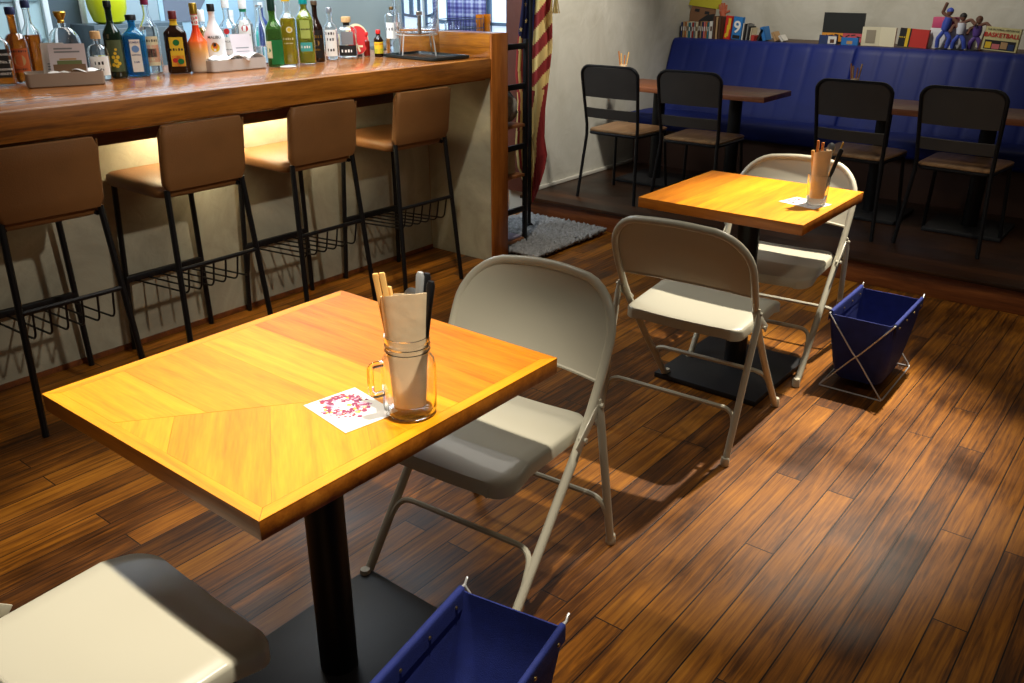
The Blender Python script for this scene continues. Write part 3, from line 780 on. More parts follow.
# ------------------------------------------------------------------ rug, ladder shelf, flag
random.seed(3)
mRug = M('grey_shag', (126, 126, 126), .95, noise=.45, nscale=45)
mb = MB(); nx, ny = 90, 104
def rugf(u, v):
    x = -3.45 + .65 * u; y = 3.75 + .73 * v
    return Vector((x, y, .010 + .022 * random.random()))
mb.sheet(rugf, nx, ny, th=-.01)
tag(obj('rug', mb, mRug, sharp=180), 'grey shaggy rug at the foot of the ladder shelf', 'rug')
SX = -3.04
sh = thing('ladder_shelf', 'black metal ladder shelf standing behind the wooden end post of the bar', 'shelf unit', (-3.22, 3.86, .026))
def loc_(x, y, z): return (x + 3.22, y - 3.86, z - .026)
for x in (-3.045, -3.39):
    for y in (3.765, 3.955):
        obj('post', MB().box((x + 3.22, y - 3.86, .572), (.022, .022, 1.143), bev=.001), mBlack, sh)
for z in (1.135, .925, .595, .232):
    for x in (-3.045, -3.39): obj('rung', MB().box(loc_(x, 3.86, z), (.016, .168, .03), bev=.001), mBlack, sh)
mShelfW = wood('shelf_board_wood', (104, 60, 30), (146, 92, 52), (170, 114, 70), axis='X')
for z in (.712, .43, .05): obj('shelf_board', MB().box(loc_(-3.218, 3.86, z), (.36, .166, .016), bev=.001), mShelfW, sh)
# things on the shelf
mb = MB(); random.seed(8)
def stone(u, v):
    a, b = 2 * PI * u, PI * (v - .5)
    r = 1 + .12 * math.sin(5 * a + 3 * b) * math.cos(b) + .08 * math.sin(11 * a) * math.cos(b) + random.uniform(-.03, .03)
    return Vector((.085 * r * math.cos(a) * math.cos(b), .068 * r * math.sin(a) * math.cos(b), .09 * r * math.sin(b)))
mb.sheet(stone, 40, 24); bmesh.ops.remove_doubles(mb.bm, verts=list(mb.bm.verts), dist=.004)
tag(obj('fleece_bundle', mb, M('fleece', (128, 124, 118), .95, noise=.4, nscale=50), loc=(-3.135, 3.86, .812), sharp=180), 'grey fleecy bundle on the upper board of the ladder shelf', 'bundle')
bx = thing('storage_box', 'black box with a pale lid on the rung level of the ladder shelf', 'box', (-3.3, 3.86, .7205))
obj('body', MB().box((0, 0, .07), (.13, .13, .138), bev=.003), M('black_card', (28, 28, 30), .6), bx)
obj('lid', MB().box((0, 0, .15), (.138, .138, .02), bev=.003), M('pale_card', (150, 162, 176), .6), bx)
for k, (x, c, h, lb) in enumerate(((-3.16, (206, 176, 84), .15, 'yellow spined book standing on the middle board of the ladder shelf'), (-3.105, (190, 170, 130), .15, 'cream spined book beside the yellow one on the ladder shelf'), (-3.24, (70, 30, 30), .14, 'dark red book behind the yellow one on the ladder shelf'))):
    t = thing('book', lb, 'book', (x, 3.86, .4385), group='books on the ladder shelf')
    obj('cover', MB().box((0, 0, h / 2), (.034, .12, h), bev=.003), M('shelf_book_%d' % k, c, .6), t)
    obj('pages', MB().box((0, .003, h / 2 + .001), (.026, .116, h), bev=.001), mPaper, t)
mv = obj('magazine', MB().box((0, 0, .008), (.2, .13, .014), bev=.002), M('lilac_cover', (150, 146, 170), .5), loc=(-3.15, 3.86, .0585)); tag(mv, 'flat magazine on the lowest board of the ladder shelf', 'magazine')
# flag on a black pole
fl = thing('flag_on_pole', 'american flag drooping from a dark pole against the plaster wall', 'flag', (-3.27, 4.31, .026))
po = Vector((.622, -.783, 0)) * .105 - Vector((.783, .622, 0)) * .012
obj('pole', MB().lathe([(.0115, .0), (.0115, 2.1), (.008, 2.12)], 14, po), mBlack, fl)
obj('pole_base', MB().lathe([(.03, 0), (.03, .012), (.016, .03)], 20, po), mBlack, fl)
mRed, mCream, mNavy = M('flag_red', (146, 44, 44), .8), M('flag_cream', (226, 200, 128), .8), M('flag_navy', (32, 40, 84), .8)
ax_ = Vector((.783, .622, 0)); nrm = Vector((.622, -.783, 0))
RT = [(.0, .0), (.16, .012), (.26, .05), (.38, .085), (.47, .098), (.58, .08), (.75, .082), (.9, .098), (1.1, .118), (1.35, .113), (1.8, .10)]
LT = [(.0, .0), (.16, -.004), (.24, -.03), (.4, -.085), (.55, -.10), (.8, -.085), (.95, -.1), (1.1, -.092), (1.35, -.062), (1.8, -.05)]
def flagp(u, z, o=0.0):
    a, b = interp(LT, z), interp(RT, z); s = a + (b - a) * u
    dd = .034 * math.sin(u * 11 + z * 1.2) * min(1, (z - .1) * 2.5 + .2) + .014 + .01 * math.sin(z * 5 + u * 4)
    return ax_ * s + nrm * (dd + .055 + o) + Vector((0, 0, z - .026))
def fcol(u, v):
    z = 1.85 - 1.67 * v
    if u < .43:
        if z > 1.14 - .15 * (u - .2): return 2
        return int(u * 12 + z * 2.2) % 2
    if z > .86: return int((z - .22 * (u - .43) - .03) / .083 + 40) % 2
    return (1, 0, 1, 0, 0)[int(u * 3.2 + (.9 - z) * 2.2) % 5] if u < .93 else 0
mb = MB(); mb.sheet(lambda u, v: flagp(u, 1.85 - 1.67 * v), 48, 170, mfn=fcol)
fo = obj('flag_cloth', mb, [mRed, mCream, mNavy], fl, sharp=180)
mb = MB()
for k in range(16):
    u0 = (.06, .2, .33, .13, .27)[k % 5]; z0 = 1.2 + .045 * k
    c0 = flagp(u0, z0, .003); pu = (flagp(u0 + .02, z0, .003) - c0).normalized()
    mb.poly([c0 + pu * rr * math.sin(2 * PI * i / 10) + Vector((0, 0, rr * math.cos(2 * PI * i / 10))) + nrm * .004 for i, rr in enumerate([.016, .0065] * 5)])
obj('stars', mb, mCream, fo)
mb = MB(); tp = ax_ * .125 + nrm * .07
mb.tube([tp + Vector((0, 0, 1.9)), tp + Vector((.0, 0, 1.35))], .004, 6)
random.seed(2)
for k in range(16):
    q = tp + Vector((random.uniform(-.012, .012), random.uniform(-.012, .012), 1.36)); mb.tube([q, q + Vector((random.uniform(-.02, .02), random.uniform(-.02, .02), -.1))], .003, 5)
obj('tassel', mb, M('gold_cord', (160, 136, 76), .7), fl)

# ------------------------------------------------------------------ bottles on the bar
def prof_bottle(rb, rn, h, zs, zn, cap, sh=.5, belly=0.0):
    p = [(rb * .86, 0), (rb * .97, .003), (rb, .009), (rb + belly, zs * .6), (rb, zs)]
    for k in range(1, 9):
        t = k / 8; tt = t * t * (3 - 2 * t)
        s1 = (1 - t) ** 2 * rb + 2 * t * (1 - t) * (rb * sh + rn * (1 - sh)) + t * t * rn
        p.append((rn + (rb - rn) * (math.cos(t * PI / 2) if sh >= .9 else (1 - tt) if sh > .4 else (1 - t) ** 1.6), zs + (zn - zs) * (math.sin(t * PI / 2) if sh >= .9 else t)))
    p += [(rn, h - cap - .006), (rn + .0015, h - cap - .005), (rn + .0015, h - cap)]
    return p
def rad_at(p, z): return interp([(b, a) for a, b in p], z)
def bottle(label, x, y, h, rb, rn, zs, zn, cap, capc, glass=None, liquid=None, lvl=.6, e=2.0, asp=1.0, sh=.5, labels=(), texts=(), discs=(), rz=None, capr=0.0, opaque=None, solid=None, tilt=0, capshape=None, name='bottle'):
    if rz is None: rz = math.atan2(-y, -x)
    z0 = BZ + .0005
    t = thing(name, label, 'bottle', (x, y, z0), rz, 'bottles standing on the bar top')
    p = prof_bottle(rb, rn, h, zs, zn, cap, sh)
    if opaque: body = obj('glass_body', MB().lathe(p, 32, e=e, asp=asp), opaque, t, sharp=50)
    else:
        th = .0025
        inner = [(max(.001, r - th), max(z, .006)) for r, z in reversed(p) if z > .002]
        body = obj('glass_body', MB().lathe([(.0005, 0)] + p + inner + [(.0005, .006)], 32, e=e, asp=asp, cap=False), glass or mGlass, t, sharp=50)
        if liquid:
            lz = h * lvl; lp = [(max(.001, r - th - .0007), max(z, .0068)) for r, z in p if .002 < z < lz]
            lp.append((max(.001, rad_at(p, lz) - th - .0007), lz))
            obj('liquid', MB().lathe(lp, 28, e=e, asp=asp), liquid, t, sharp=60)
    if capc:
        if capshape: cp_ = [(r, h - cap + z) for r, z in capshape]
        else: cp_ = [(rn + .003 + capr, h - cap + .0003), (rn + .003 + capr, h - .003), (rn + .001 + capr, h)]
        obj('cap', MB().lathe(cp_, 20), capc, t, sharp=40)
    def onto(a, z, o): return pt(rad_at(p, z) + o, a, z, e, asp)
    lab = None
    for (za, zb, ha, m, *rest) in labels:
        ac = rest[0] if rest else 0.0
        mb = MB(); mb.sheet(lambda u, v: onto(ac + (u * 2 - 1) * ha, za + (zb - za) * v, .0007), 20, 6)
        lab = obj('label', mb, m, t, sharp=60)
    for (s, z, size, m, *rest) in texts:
        ac = rest[0] if rest else 0.0
        mb = MB(); put_text(mb, s, size, lambda a, b: onto(ac + a / (rad_at(p, z) if e == 2 else rad_at(p, z) * 1.0), z + b, .0015), bold=size * .012)
        obj('lettering', mb, m, lab or t, recalc=False)
    for (z, ac, r, m, *rest) in discs:
        sx_ = rest[0] if rest else 1.0
        mb = MB(); mb.poly([onto(ac + r * sx_ * math.cos(2 * PI * i / 18) / rad_at(p, z), z + r * math.sin(2 * PI * i / 18), .0012) for i in range(18)])
        obj('emblem', mb, m, lab or t)
    return t
mAmber = M('amber_liquid', (216, 112, 20), .05, trans=.75, ior=1.34)
mYellowL = M('yellow_liquid', (214, 184, 40), .08, trans=.6, ior=1.34)
mLimeL = M('lime_liquid', (176, 190, 62), .12, trans=.35, ior=1.34)
mWaterL = M('clear_spirit', (250, 252, 252), .0, trans=1, ior=1.34)
gDark = M('dark_green_glass', (16, 34, 22), .05, spec=.7)
gBrown = M('brown_bottle_glass', (34, 16, 8), .06, spec=.7)
gBlue = M('blue_glass', (74, 176, 222), .03, trans=.85, ior=1.4)
gGreen = M('green_glass', (120, 170, 90), .03, trans=.85, ior=1.4)
cNavy, cBlack, cGold, cCork = M('cap_navy', (26, 32, 76), .4), M('cap_black', (20, 20, 22), .4), M('cap_gold', (196, 156, 60), .3, .9), M('cork', (196, 154, 104), .8, noise=.15, nscale=90)
cWhite, cRed, cBurg, cTeal, cYel, cGreen = M('cap_white', (232, 232, 230), .4), M('cap_red', (206, 34, 30), .4), M('cap_burgundy', (120, 24, 60), .4), M('cap_teal', (0, 140, 140), .4), M('cap_yellow', (244, 200, 20), .4), M('cap_green', (20, 140, 96), .4)
lWhite, lCream, lBlack, lRed, lYel, lGreen, lOlive, lTeal, lNavy, lOrange, lGrey = M('lab_white', (236, 234, 228), .6), M('lab_cream', (222, 208, 168), .6), M('lab_black', (22, 20, 20), .6), M('lab_red', (196, 34, 34), .6), M('lab_yellow', (224, 186, 40), .6), M('lab_green', (10, 110, 50), .6), M('lab_olive', (72, 84, 52), .6), M('lab_teal', (70, 166, 158), .6), M('lab_navy', (40, 60, 120), .6), M('lab_orange', (220, 110, 30), .6), M('lab_grey', (120, 120, 122), .6)
bottle('square clear whiskey bottle with a black label at the photo edge of the bar', -3.76, 1.53, .25, .043, .014, .145, .19, .03, cBlack, liquid=mAmber, lvl=.4, e=5, labels=[(.03, .135, .62, lBlack)], texts=[('JACK DANIELS', .115, .011, lWhite), ('Old No.7', .088, .016, lWhite), ('Tennessee', .062, .015, lWhite), ('WHISKEY', .044, .012, lWhite)])
bottle('amber bourbon bottle with navy cap behind the tray of napkins', -3.80, 1.62, .283, .041, .0155, .145, .185, .028, cNavy, liquid=mAmber, lvl=.93, labels=[(.04, .13, .9, M('lab_burnt', (176, 78, 22), .6))], texts=[('#8', .12, .012, lBlack), ('#7', .052, .01, lBlack)], discs=[(.085, 0, .022, M('lab_tan', (170, 130, 80), .6))], sh=1.0)
bottle('tall amber bottle with clear neck and navy cap behind the propped cards', -3.84, 1.70, .306, .037, .014, .17, .225, .03, cNavy, liquid=mAmber, lvl=.57)
bottle('rounded clear decanter bottle with flared gold stopper', -3.775, 1.80, .262, .062, .016, .13, .2, .045, cGold, liquid=mWaterL, lvl=.5, asp=.6, sh=1.0, capshape=[(.012, 0), (.014, .008), (.012, .012), (.022, .03), (.025, .04), (.022, .045)], texts=[('#3', .1, .03, M('etched', (170, 190, 214), .4))])
bottle('short clear bottle with a cork and white label beside the napkin tray', -3.61, 1.848, .19, .041, .012, .105, .14, .03, cCork, liquid=mWaterL, lvl=.5, sh=1.0, labels=[(.022, .095, .95, lWhite)], texts=[('#3', .07, .018, lBlack), ('#4', .045, .012, lBlack)], capr=.004)
bottle('dark green bottle with an olive label showing a yellow plant', -3.64, 1.935, .302, .037, .0125, .17, .225, .025, M('foil_dark', (16, 22, 20), .35), opaque=gDark, labels=[(.028, .152, .85, lOlive)], discs=[(.1, .0, .006, lYel), (.085, .22, .007, lYel), (.085, -.22, .007, lYel), (.07, 0, .009, lYel), (.06, .3, .007, lYel), (.055, -.3, .007, lYel), (.115, .12, .005, lYel), (.05, .05, .007, lYel)])
bottle('bright blue gin bottle with a narrow white label', -3.645, 2.03, .245, .046, .0145, .16, .2, .022, cBlack, glass=gBlue, liquid=M('blue_spirit', (70, 170, 216), .02, trans=.8, ior=1.34), lvl=.7, e=4, labels=[(.02, .15, .42, lWhite)], texts=[('BOMBAY', .138, .011, lNavy), ('SAPPHIRE', .088, .008, lNavy), ('#3', .06, .01, lNavy)], discs=[(.112, 0, .014, M('lab_blue', (110, 150, 206), .6))], capr=.004)
bottle('clear bottle with burgundy cap and a red and black label', -3.685, 2.125, .325, .04, .013, .175, .245, .045, cBurg, liquid=mWaterL, lvl=.6, labels=[(.035, .155, .85, lCream), (.05, .12, .87, lRed), (.07, .105, .5, lBlack)], texts=[('#7', .138, .014, lBlack), ('#3', .06, .012, lCream)])
bottle('dark brown flat sided liqueur bottle with a slanted yellow label', -3.615, 2.205, .256, .047, .014, .165, .205, .034, M('cap_wine', (96, 28, 28), .4), opaque=gBrown, e=4, asp=.62, labels=[(.03, .15, .55, lYel), (.03, .075, .5, lOrange), (.198, .225, 1.2, lYel)], texts=[('#7', .1, .015, lBlack)], discs=[(.128, 0, .013, lGreen), (.05, .2, .012, lGreen), (.055, -.25, .01, lRed)])
mGrad = bpy.data.materials.new('orange_fade'); mGrad.use_nodes = True
_nt = mGrad.node_tree; _tc = _nt.nodes.new('ShaderNodeTexCoord'); _sx = _nt.nodes.new('ShaderNodeSeparateXYZ'); _nt.links.new(_tc.outputs['Generated'], _sx.inputs[0])
_rp = ramp(_nt, [(.08, (226, 206, 180)), (.38, (226, 160, 84)), (.56, (232, 84, 22)), (.7, (224, 60, 20))]); _nt.links.new(_sx.outputs['Z'], _rp.inputs['Fac']); _nt.links.new(_rp.outputs['Color'], _nt.nodes['Principled BSDF'].inputs['Base Color']); _nt.nodes['Principled BSDF'].inputs['Roughness'].default_value = .25
bottle('orange to cream fading bottle with a tall gold cap', -3.58, 2.287, .286, .041, .0135, .125, .19, .045, cGold, opaque=mGrad, sh=.3, labels=[(.196, .238, 3.1, lWhite)], discs=[(.207, .4, .007, lRed), (.222, -.4, .007, lRed), (.226, .7, .006, lRed), (.206, -.9, .006, lRed)])
bottle('small white capped bottle half hidden behind the orange one', -3.75, 2.43, .25, .032, .013, .15, .19, .05, cWhite, liquid=M('pale_tea', (210, 170, 70), .05, trans=.7, ior=1.34), lvl=.7, labels=[(.04, .11, .9, lWhite)])
bottle('white coconut rum bottle with black cap and a palm sunset emblem', -3.595, 2.384, .28, .046, .0135, .13, .225, .032, cBlack, opaque=M('white_bottle', (230, 226, 224), .3), sh=.42, texts=[('MALIBU', .142, .017, lBlack)], discs=[(.1, 0, .019, lYel), (.107, .02, .013, lOrange), (.112, -.08, .009, lBlack)])
bottle('clear rum bottle standing behind the tray between the white bottle and its twin', -3.72, 2.545, .30, .04, .014, .165, .215, .045, cWhite, liquid=mWaterL, lvl=.55, labels=[(.05, .13, .8, lWhite)], texts=[('BACARDI', .11, .012, lBlack), ('#8', .075, .008, lGrey)], discs=[(.155, -.15, .013, lRed)])
bottle('clear rum bottle with a green neck band and red round emblem', -3.70, 2.625, .305, .04, .015, .175, .225, .055, cWhite, liquid=mWaterL, lvl=.6, labels=[(.06, .2, .75, lWhite), (.237, .249, 3.1, cGreen)], texts=[('BACARDI', .135, .012, lBlack)], discs=[(.165, 0, .015, lRed)])
bottle('plain unlabelled clear bottle between the rum and the green label bottle', -3.68, 2.70, .265, .037, .012, .12, .225, .012, mGlass, liquid=mWaterL, lvl=.3, sh=.42)
bottle('green glass bottle with a big green label and a cream neck tag', -3.515, 2.648, .305, .037, .0145, .16, .215, .06, M('foil_deep_green', (18, 44, 34), .35), glass=gGreen, liquid=M('green_spirit', (150, 190, 110), .05, trans=.7, ior=1.34), lvl=.55, labels=[(.012, .12, .75, lGreen, .28), (.04, .115, .4, lCream, -.75)], discs=[(.075, -.75, .01, lGreen)], e=4)
bottle('clear bottle of yellow liqueur with a bright yellow cap', -3.525, 2.74, .318, .036, .0155, .2, .245, .035, cYel, liquid=mYellowL, lvl=.66, texts=[('#5', .12, .013, lCream), ('#7', .1, .008, lCream)], discs=[(.16, .15, .014, lCream), (.16, .15, .009, lYel)], e=3)
bottle('lime green liqueur bottle with teal cap and teal label', -3.508, 2.828, .306, .042, .017, .2, .255, .036, cTeal, liquid=mLimeL, lvl=.88, labels=[(.06, .1, .62, lTeal), (.118, .2, .5, M('lab_lime', (170, 184, 90), .6))], texts=[('#4', .08, .016, lWhite), ('#7', .16, .01, lBlack)], e=3)
bottle('slim brown bottle with a black and gold label', -3.541, 2.92, .282, .034, .0125, .15, .215, .02, M('crown_cap', (80, 60, 40), .4), opaque=gBrown, labels=[(.02, .15, .95, lBlack)], texts=[('#5', .12, .018, cGold), ('#4', .06, .013, cGold)], discs=[(.09, 0, .013, M('gold_print', (150, 112, 50), .5))])
bottle('clear slim bottle with bold black lettering on its white label', -3.569, 3.034, .248, .033, .0125, .15, .185, .022, M('cap_silver', (190, 190, 196), .3, .8), liquid=mWaterL, lvl=.55, labels=[(.02, .145, .95, lWhite)], texts=[('#4', .128, .018, lBlack), ('#3', .1, .018, lBlack), ('#3', .05, .018, lBlack)])
bottle('squat clear bottle with a cork and a broad black bottom label', -3.591, 3.16, .2, .05, .015, .13, .155, .026, cCork, liquid=mWaterL, lvl=.6, sh=1.0, e=4, labels=[(.014, .065, .8, lBlack), (.068, .13, .55, lGrey), (.158, .174, 3.1, lBlack)], texts=[('#4', .038, .02, lWhite)], capr=.006)
bottle('tiny red capped bottle behind the yellow green sauce bottle', -3.60, 3.30, .12, .017, .008, .07, .09, .018, cRed, opaque=M('chili_glass', (120, 24, 18), .2))
bottle('little dark sauce bottle with red cap and yellow green label', -3.508, 3.30, .134, .024, .0095, .085, .11, .02, cRed, opaque=M('soy_glass', (30, 16, 10), .1), labels=[(.018, .075, 1.2, lYel), (.018, .042, 1.22, M('lab_leaf', (60, 150, 40), .6)), (.06, .068, 1.22, lRed)])
bottle('clear bottle with a broad white label and small dark stopper', -3.53, 3.427, .242, .04, .011, .19, .215, .016, M('cap_bronze', (110, 84, 50), .35, .8), liquid=mWaterL, lvl=.35, sh=1.0, labels=[(.085, .165, .9, lWhite)], texts=[('#5', .133, .02, lGrey)])
# round red and white fan plaque
pq = thing('round_paper_fan', 'round red and cream paper fan propped between the squat bottle and the sauce bottle', 'fan', (-3.62, 3.25, BZ + .0005), R(48))
mtx = Matrix.Rotation(R(-8), 4, 'X') @ Matrix.Translation((0, 0, .085))
c36 = [(.062 * math.cos(2 * PI * i / 36), .078 * math.sin(2 * PI * i / 36)) for i in range(36)]
stand = Matrix.Rotation(PI / 2, 4, 'X')
obj('disc', MB().prism(c36, -.003, .003, mtx @ stand), lCream, pq)
mb = MB(); mb.prism([(x * .86 + .006, y * .9 - .004) for x, y in c36 if True], .0031, .0042, mtx @ stand); obj('red_face', mb, lRed, pq)
mb = MB(); mb.prism([(-.035, .05), (-.028, .052), (.02, -.06), (.012, -.066)], .0043, .005, mtx @ stand); mb.prism([(-.03, -.03), (.03, -.03), (.03, -.04), (-.03, -.04)], .0043, .005, mtx @ stand); obj('band', mb, lCream, pq)
obj('foot', MB().box((0, 0, .006), (.05, .06, .011), bev=.002), M('dark_wood_foot', (40, 26, 20), .5), pq)

# trays with napkins and cards
def tray(label, loc, rz, w, d, h, c):
    t = thing('napkin_tray', label, 'tray', loc, rz, 'napkin trays on the bar top')
    mb = MB(); rings = []
    for ins, z in ((.004, 0), (0, .004), (0, h), (.004, h), (.005, .006)):
        rings.append([Vector((x, y, z)) for x, y in rrect(w - 2 * ins, d - 2 * ins, .012, 4)])
    mb.loft(rings); obj('tray_body', mb, c, t, sharp=40); return t
def napkin(label, x, y, z, rz, w, d, seed, amp=.012):
    random.seed(seed); a, b, c = random.uniform(0, 6), random.uniform(0, 6), random.uniform(0, 6)
    mb = MB(); mb.sheet(lambda u, v: Vector(((u - .5) * w, (v - .5) * d, amp * (1 + .5 * math.sin(u * 5 + a) + .5 * math.sin(v * 6 + b + u * 3)))), 18, 12, th=.001)
    o = obj('napkin', mb, mPaper, loc=(x, y, z), rz=rz, sharp=180); tag(o, label, 'napkin', 'paper napkins in the bar trays'); return o
mTray = M('tray_taupe', (150, 132, 116), .5)
t1 = (-3.565, 1.675); r1 = R(-20)
tray('taupe tray with folded cards near the photo edge of the bar', (*t1, BZ + .0005), r1, .125, .272, .052, mTray)
def on(t, r, dx, dy): return (t[0] + dx * math.cos(r) - dy * math.sin(r), t[1] + dx * math.sin(r) + dy * math.cos(r))
def upright(name, label, cat, pos, rz, w, h, m, lean=0, marks=(), th=.002):
    t = thing(name, label, cat, pos, rz)
    mm = Matrix.Rotation(R(lean), 4, 'Y')
    mb = MB(); mb.box((0, 0, h / 2), (th, w, h)); mb.bm.transform(mm); obj('card_sheet', mb, m, t)
    mb = MB(); mats = []
    for i, (y0_, y1_, z0_, z1_, mt_) in enumerate(marks):
        mb.mi = i; mats.append(mt_); mb.box((th / 2 + .0004, (y0_ + y1_) / 2, (z0_ + z1_) / 2), (.0004, y1_ - y0_, z1_ - z0_))
    if marks: mb.bm.transform(mm); obj('print', mb, mats, t)
    return t
q = on(t1, r1, -.012, -.03); upright('menu_card', 'pale card standing in the taupe tray behind the picture card', 'card', (*q, BZ + .008), r1 + R(-22), .085, .15, M('pale_card_stock', (206, 196, 188), .7), lean=-10, marks=[(-.025, .02, .07, .074, lGrey), (-.025, .02, .06, .064, lGrey), (-.025, .01, .05, .054, lGrey)])
q = on(t1, r1, .03, .018); upright('menu_card', 'card with a dark arched picture standing in the taupe tray', 'card', (*q, BZ + .008), r1 + R(-12), .13, .148, M('lilac_card_stock', (196, 184, 186), .7), lean=-12, marks=[(-.055, .06, .03, .072, M('dish_brown', (112, 82, 56), .7)), (-.04, .048, .072, .086, M('dish_green', (96, 104, 60), .7)), (-.03, .03, .088, .094, M('dish_tan', (170, 130, 84), .7)), (-.045, .045, .115, .121, lGrey), (-.045, .02, .127, .133, lGrey)])
for k in range(3):
    q = on(t1, r1, .012, .01 + .045 * k - .03); napkin(('crumpled white napkin at the bottle end of the taupe tray', 'white napkin in the middle of the taupe tray', 'curled white napkin at the cork bottle end of the taupe tray')[k], *q, BZ + .04 + .003 * k, r1 + R(20 * k), .085, .08, k, .008)
t2 = (-3.545, 2.434); r2 = R(-1)
tray('white tray of crumpled napkins in front of the white coconut bottle', (*t2, BZ + .0005), r2, .105, .287, .05, M('tray_white', (206, 198, 190), .5))
q = on(t2, r2, .012, .06); upright('menu_card', 'pale card with a grey diagonal print leaning in the white tray', 'card', (*q, BZ + .008), r2 + R(-14), .095, .15, M('pink_card_stock', (206, 192, 194), .7), lean=-20, marks=[(-.03, .03, .085, .09, lGrey), (-.03, .03, .07, .073, lGrey), (-.03, .03, .03, .042, lGrey)])
for k in range(4):
    q = on(t2, r2, .005, -.085 + .058 * k); napkin(('crumpled napkin at the near end of the white tray', 'crumpled napkin second along the white tray', 'crumpled napkin before the leaning card in the white tray', 'crumpled napkin at the green bottle end of the white tray')[k], *q, BZ + .038 + .004 * (k % 2), R(30 * k), .085, .1, 20 + k, .015)
cst = obj('coaster', MB().lathe([(.035, 0), (.037, .002), (.037, .004), (.034, .005)], 28), M('coaster_white', (220, 214, 206), .6), loc=(-3.30, 2.62, BZ + .0005)); tag(cst, 'small white round coaster on the bar beside the white tray', 'coaster')
cst.location = (-3.44, 2.655, BZ + .0005)

# glass drinks dispenser on a black tray
tr = thing('serving_tray', 'black rectangular tray under the glass drinks dispenser at the bar end', 'tray', (-3.285, 3.42, BZ + .0005), R(-4))
mb = MB(); rings = []
for ins, z in ((.01, 0), (0, .004), (0, .016), (.006, .016), (.012, .006)):
    rings.append([Vector((x, y, z)) for x, y in rrect(.40 - 2 * ins, .26 - 2 * ins, .02, 4)])
mb.loft(rings); obj('tray_body', mb, M('slate_tray', (30, 40, 42), .3), tr, sharp=40)
dp = thing('drinks_dispenser', 'large clear glass drinks dispenser with a tap on a wire stand', 'drinks dispenser', (-3.345, 3.42, BZ + .0085), R(-40))
mb = glass_lathe([(.07, .108), (.108, .114), (.116, .128), (.116, .4), (.105, .425), (.085, .44), (.085, .46)], .004, 40, base=.115); obj('glass_body', mb, mGlass, dp, sharp=60)
mb = MB()
for a in (45, 135, 225, 315):
    c_, s_ = math.cos(R(a)), math.sin(R(a)); mb.tube([(.104 * c_, .104 * s_, .112), (.122 * c_, .122 * s_, .002)], .0035, 6)
mb.tube([(.104 * math.cos(2 * PI * k / 24), .104 * math.sin(2 * PI * k / 24), .104) for k in range(24)], .003, 6, closed=True)
obj('wire_stand', mb, mChrome, dp)
mb = MB(); mb.tube([(.114, 0, .16), (.15, 0, .16)], .011, 10); mb.tube([(.145, 0, .2), (.145, 0, .12)], .01, 10); mb.box((.145, 0, .212), (.008, .03, .02), bev=.002); obj('tap', mb, mSteel, dp)
obj('lid', MB().lathe([(.089, .461), (.091, .465), (.091, .48), (.02, .49), (.012, .51)], 28), mSteel, dp)

# ------------------------------------------------------------------ behind the bar
mPanelBlue, mPanelGrey, mPanelDark = M('back_panel_blue', (150, 184, 198), .5), M('back_panel_steel', (150, 158, 156), .4), M('back_panel_dark', (72, 88, 98), .5)
struct('wall_bar', MB().span(-6.2, -6.05, .6, 7.0, .001, 2.7), M('bar_wall_paint', (168, 186, 194), .7))
struct('wall_passage', MB().span(-6.05, -3.66, 5.9, 6.05, .001, 2.7), M('passage_paint', (196, 200, 196), .7))
fr = thing('display_fridge', 'pale blue glass fronted display fridge behind the whiskey bottles', 'fridge', (-5.3, 2.2, .001))
obj('body', MB().span(-.3, .2, -.55, .375, 0, 1.95, bev=.005), M('fridge_inside', (168, 198, 206), .4), fr)
for k, y in enumerate((-.5, .0, .14, .34)): obj('door_frame', MB().span(.201, .23, y, y + .03, .02, 1.93, bev=.002), M('fridge_frame', (214, 226, 232), .4), fr)
for z in (1.02, 1.16, 1.36, 1.6): obj('shelf', MB().span(.1995, .212, -.46, .13, z, z + .012), M('fridge_rail', (116, 142, 150), .4), fr)
obj('door_panel', MB().span(.2, .222, .171, .339, .02, 1.93), mPanelDark, fr, label='dark glass door')
cb = thing('steel_locker', 'low dark steel cabinet behind the dark green bottle', 'cabinet', (-5.0, 2.70, .001))
obj('body', MB().span(-.08, .18, -.23, .3, 0, 1.24, bev=.004), mPanelDark, cb)
obj('door', MB().span(.181, .2, -.22, .29, .03, 1.22, bev=.003), M('locker_door', (86, 98, 104), .45), cb)
yb_ = obj('round_lampshade', MB().lathe([(.055, .0), (.08, .012), (.1, .08), (.105, .16), (.08, .24), (.05, .27)], 24), M('lime_plastic', (196, 206, 30), .4), loc=(-4.93, 2.62, 1.0)); tag(yb_, 'yellow green rounded canister on the dark cabinet behind the dark green bottle', 'canister'); yb_.name = 'canister'
bc = thing('back_counter', 'long steel back counter under the shelves behind the bar', 'counter', (-5.25, 3.5, .001))
obj('cabinet_body', MB().span(-.25, .45, -.35, 2.3, 0, 1.0), M('counter_body', (120, 126, 128), .5), bc)
obj('worktop', MB().span(-.25, .47, -.36, 2.3, 1.001, 1.03, bev=.003), M('counter_steel', (170, 176, 178), .3, .7), bc)
yb_.location.z = 1.2415
sp = thing('splash_panel', 'smooth grey steel panel behind the clear spirit bottles', 'panel', (-5.0, 4.35, 1.0315))
obj('panel_sheet', MB().span(-.02, .0, -.62, .52, 0, .36, bev=.002), mPanelGrey, sp)
obj('top_trim', MB().span(-.05, .02, -.12, .52, .361, .44, bev=.003), M('cream_trim', (226, 222, 200), .5), sp)
gl = thing('leaning_board', 'pale blue board leaning at the back of the bar behind the blue gin bottle', 'board', (-4.98, 3.2, 1.0315))
obj('board_sheet', MB().span(-.012, .0, -.24, .42, 0, .6, bev=.002), M('board_blue', (162, 196, 216), .5), gl)
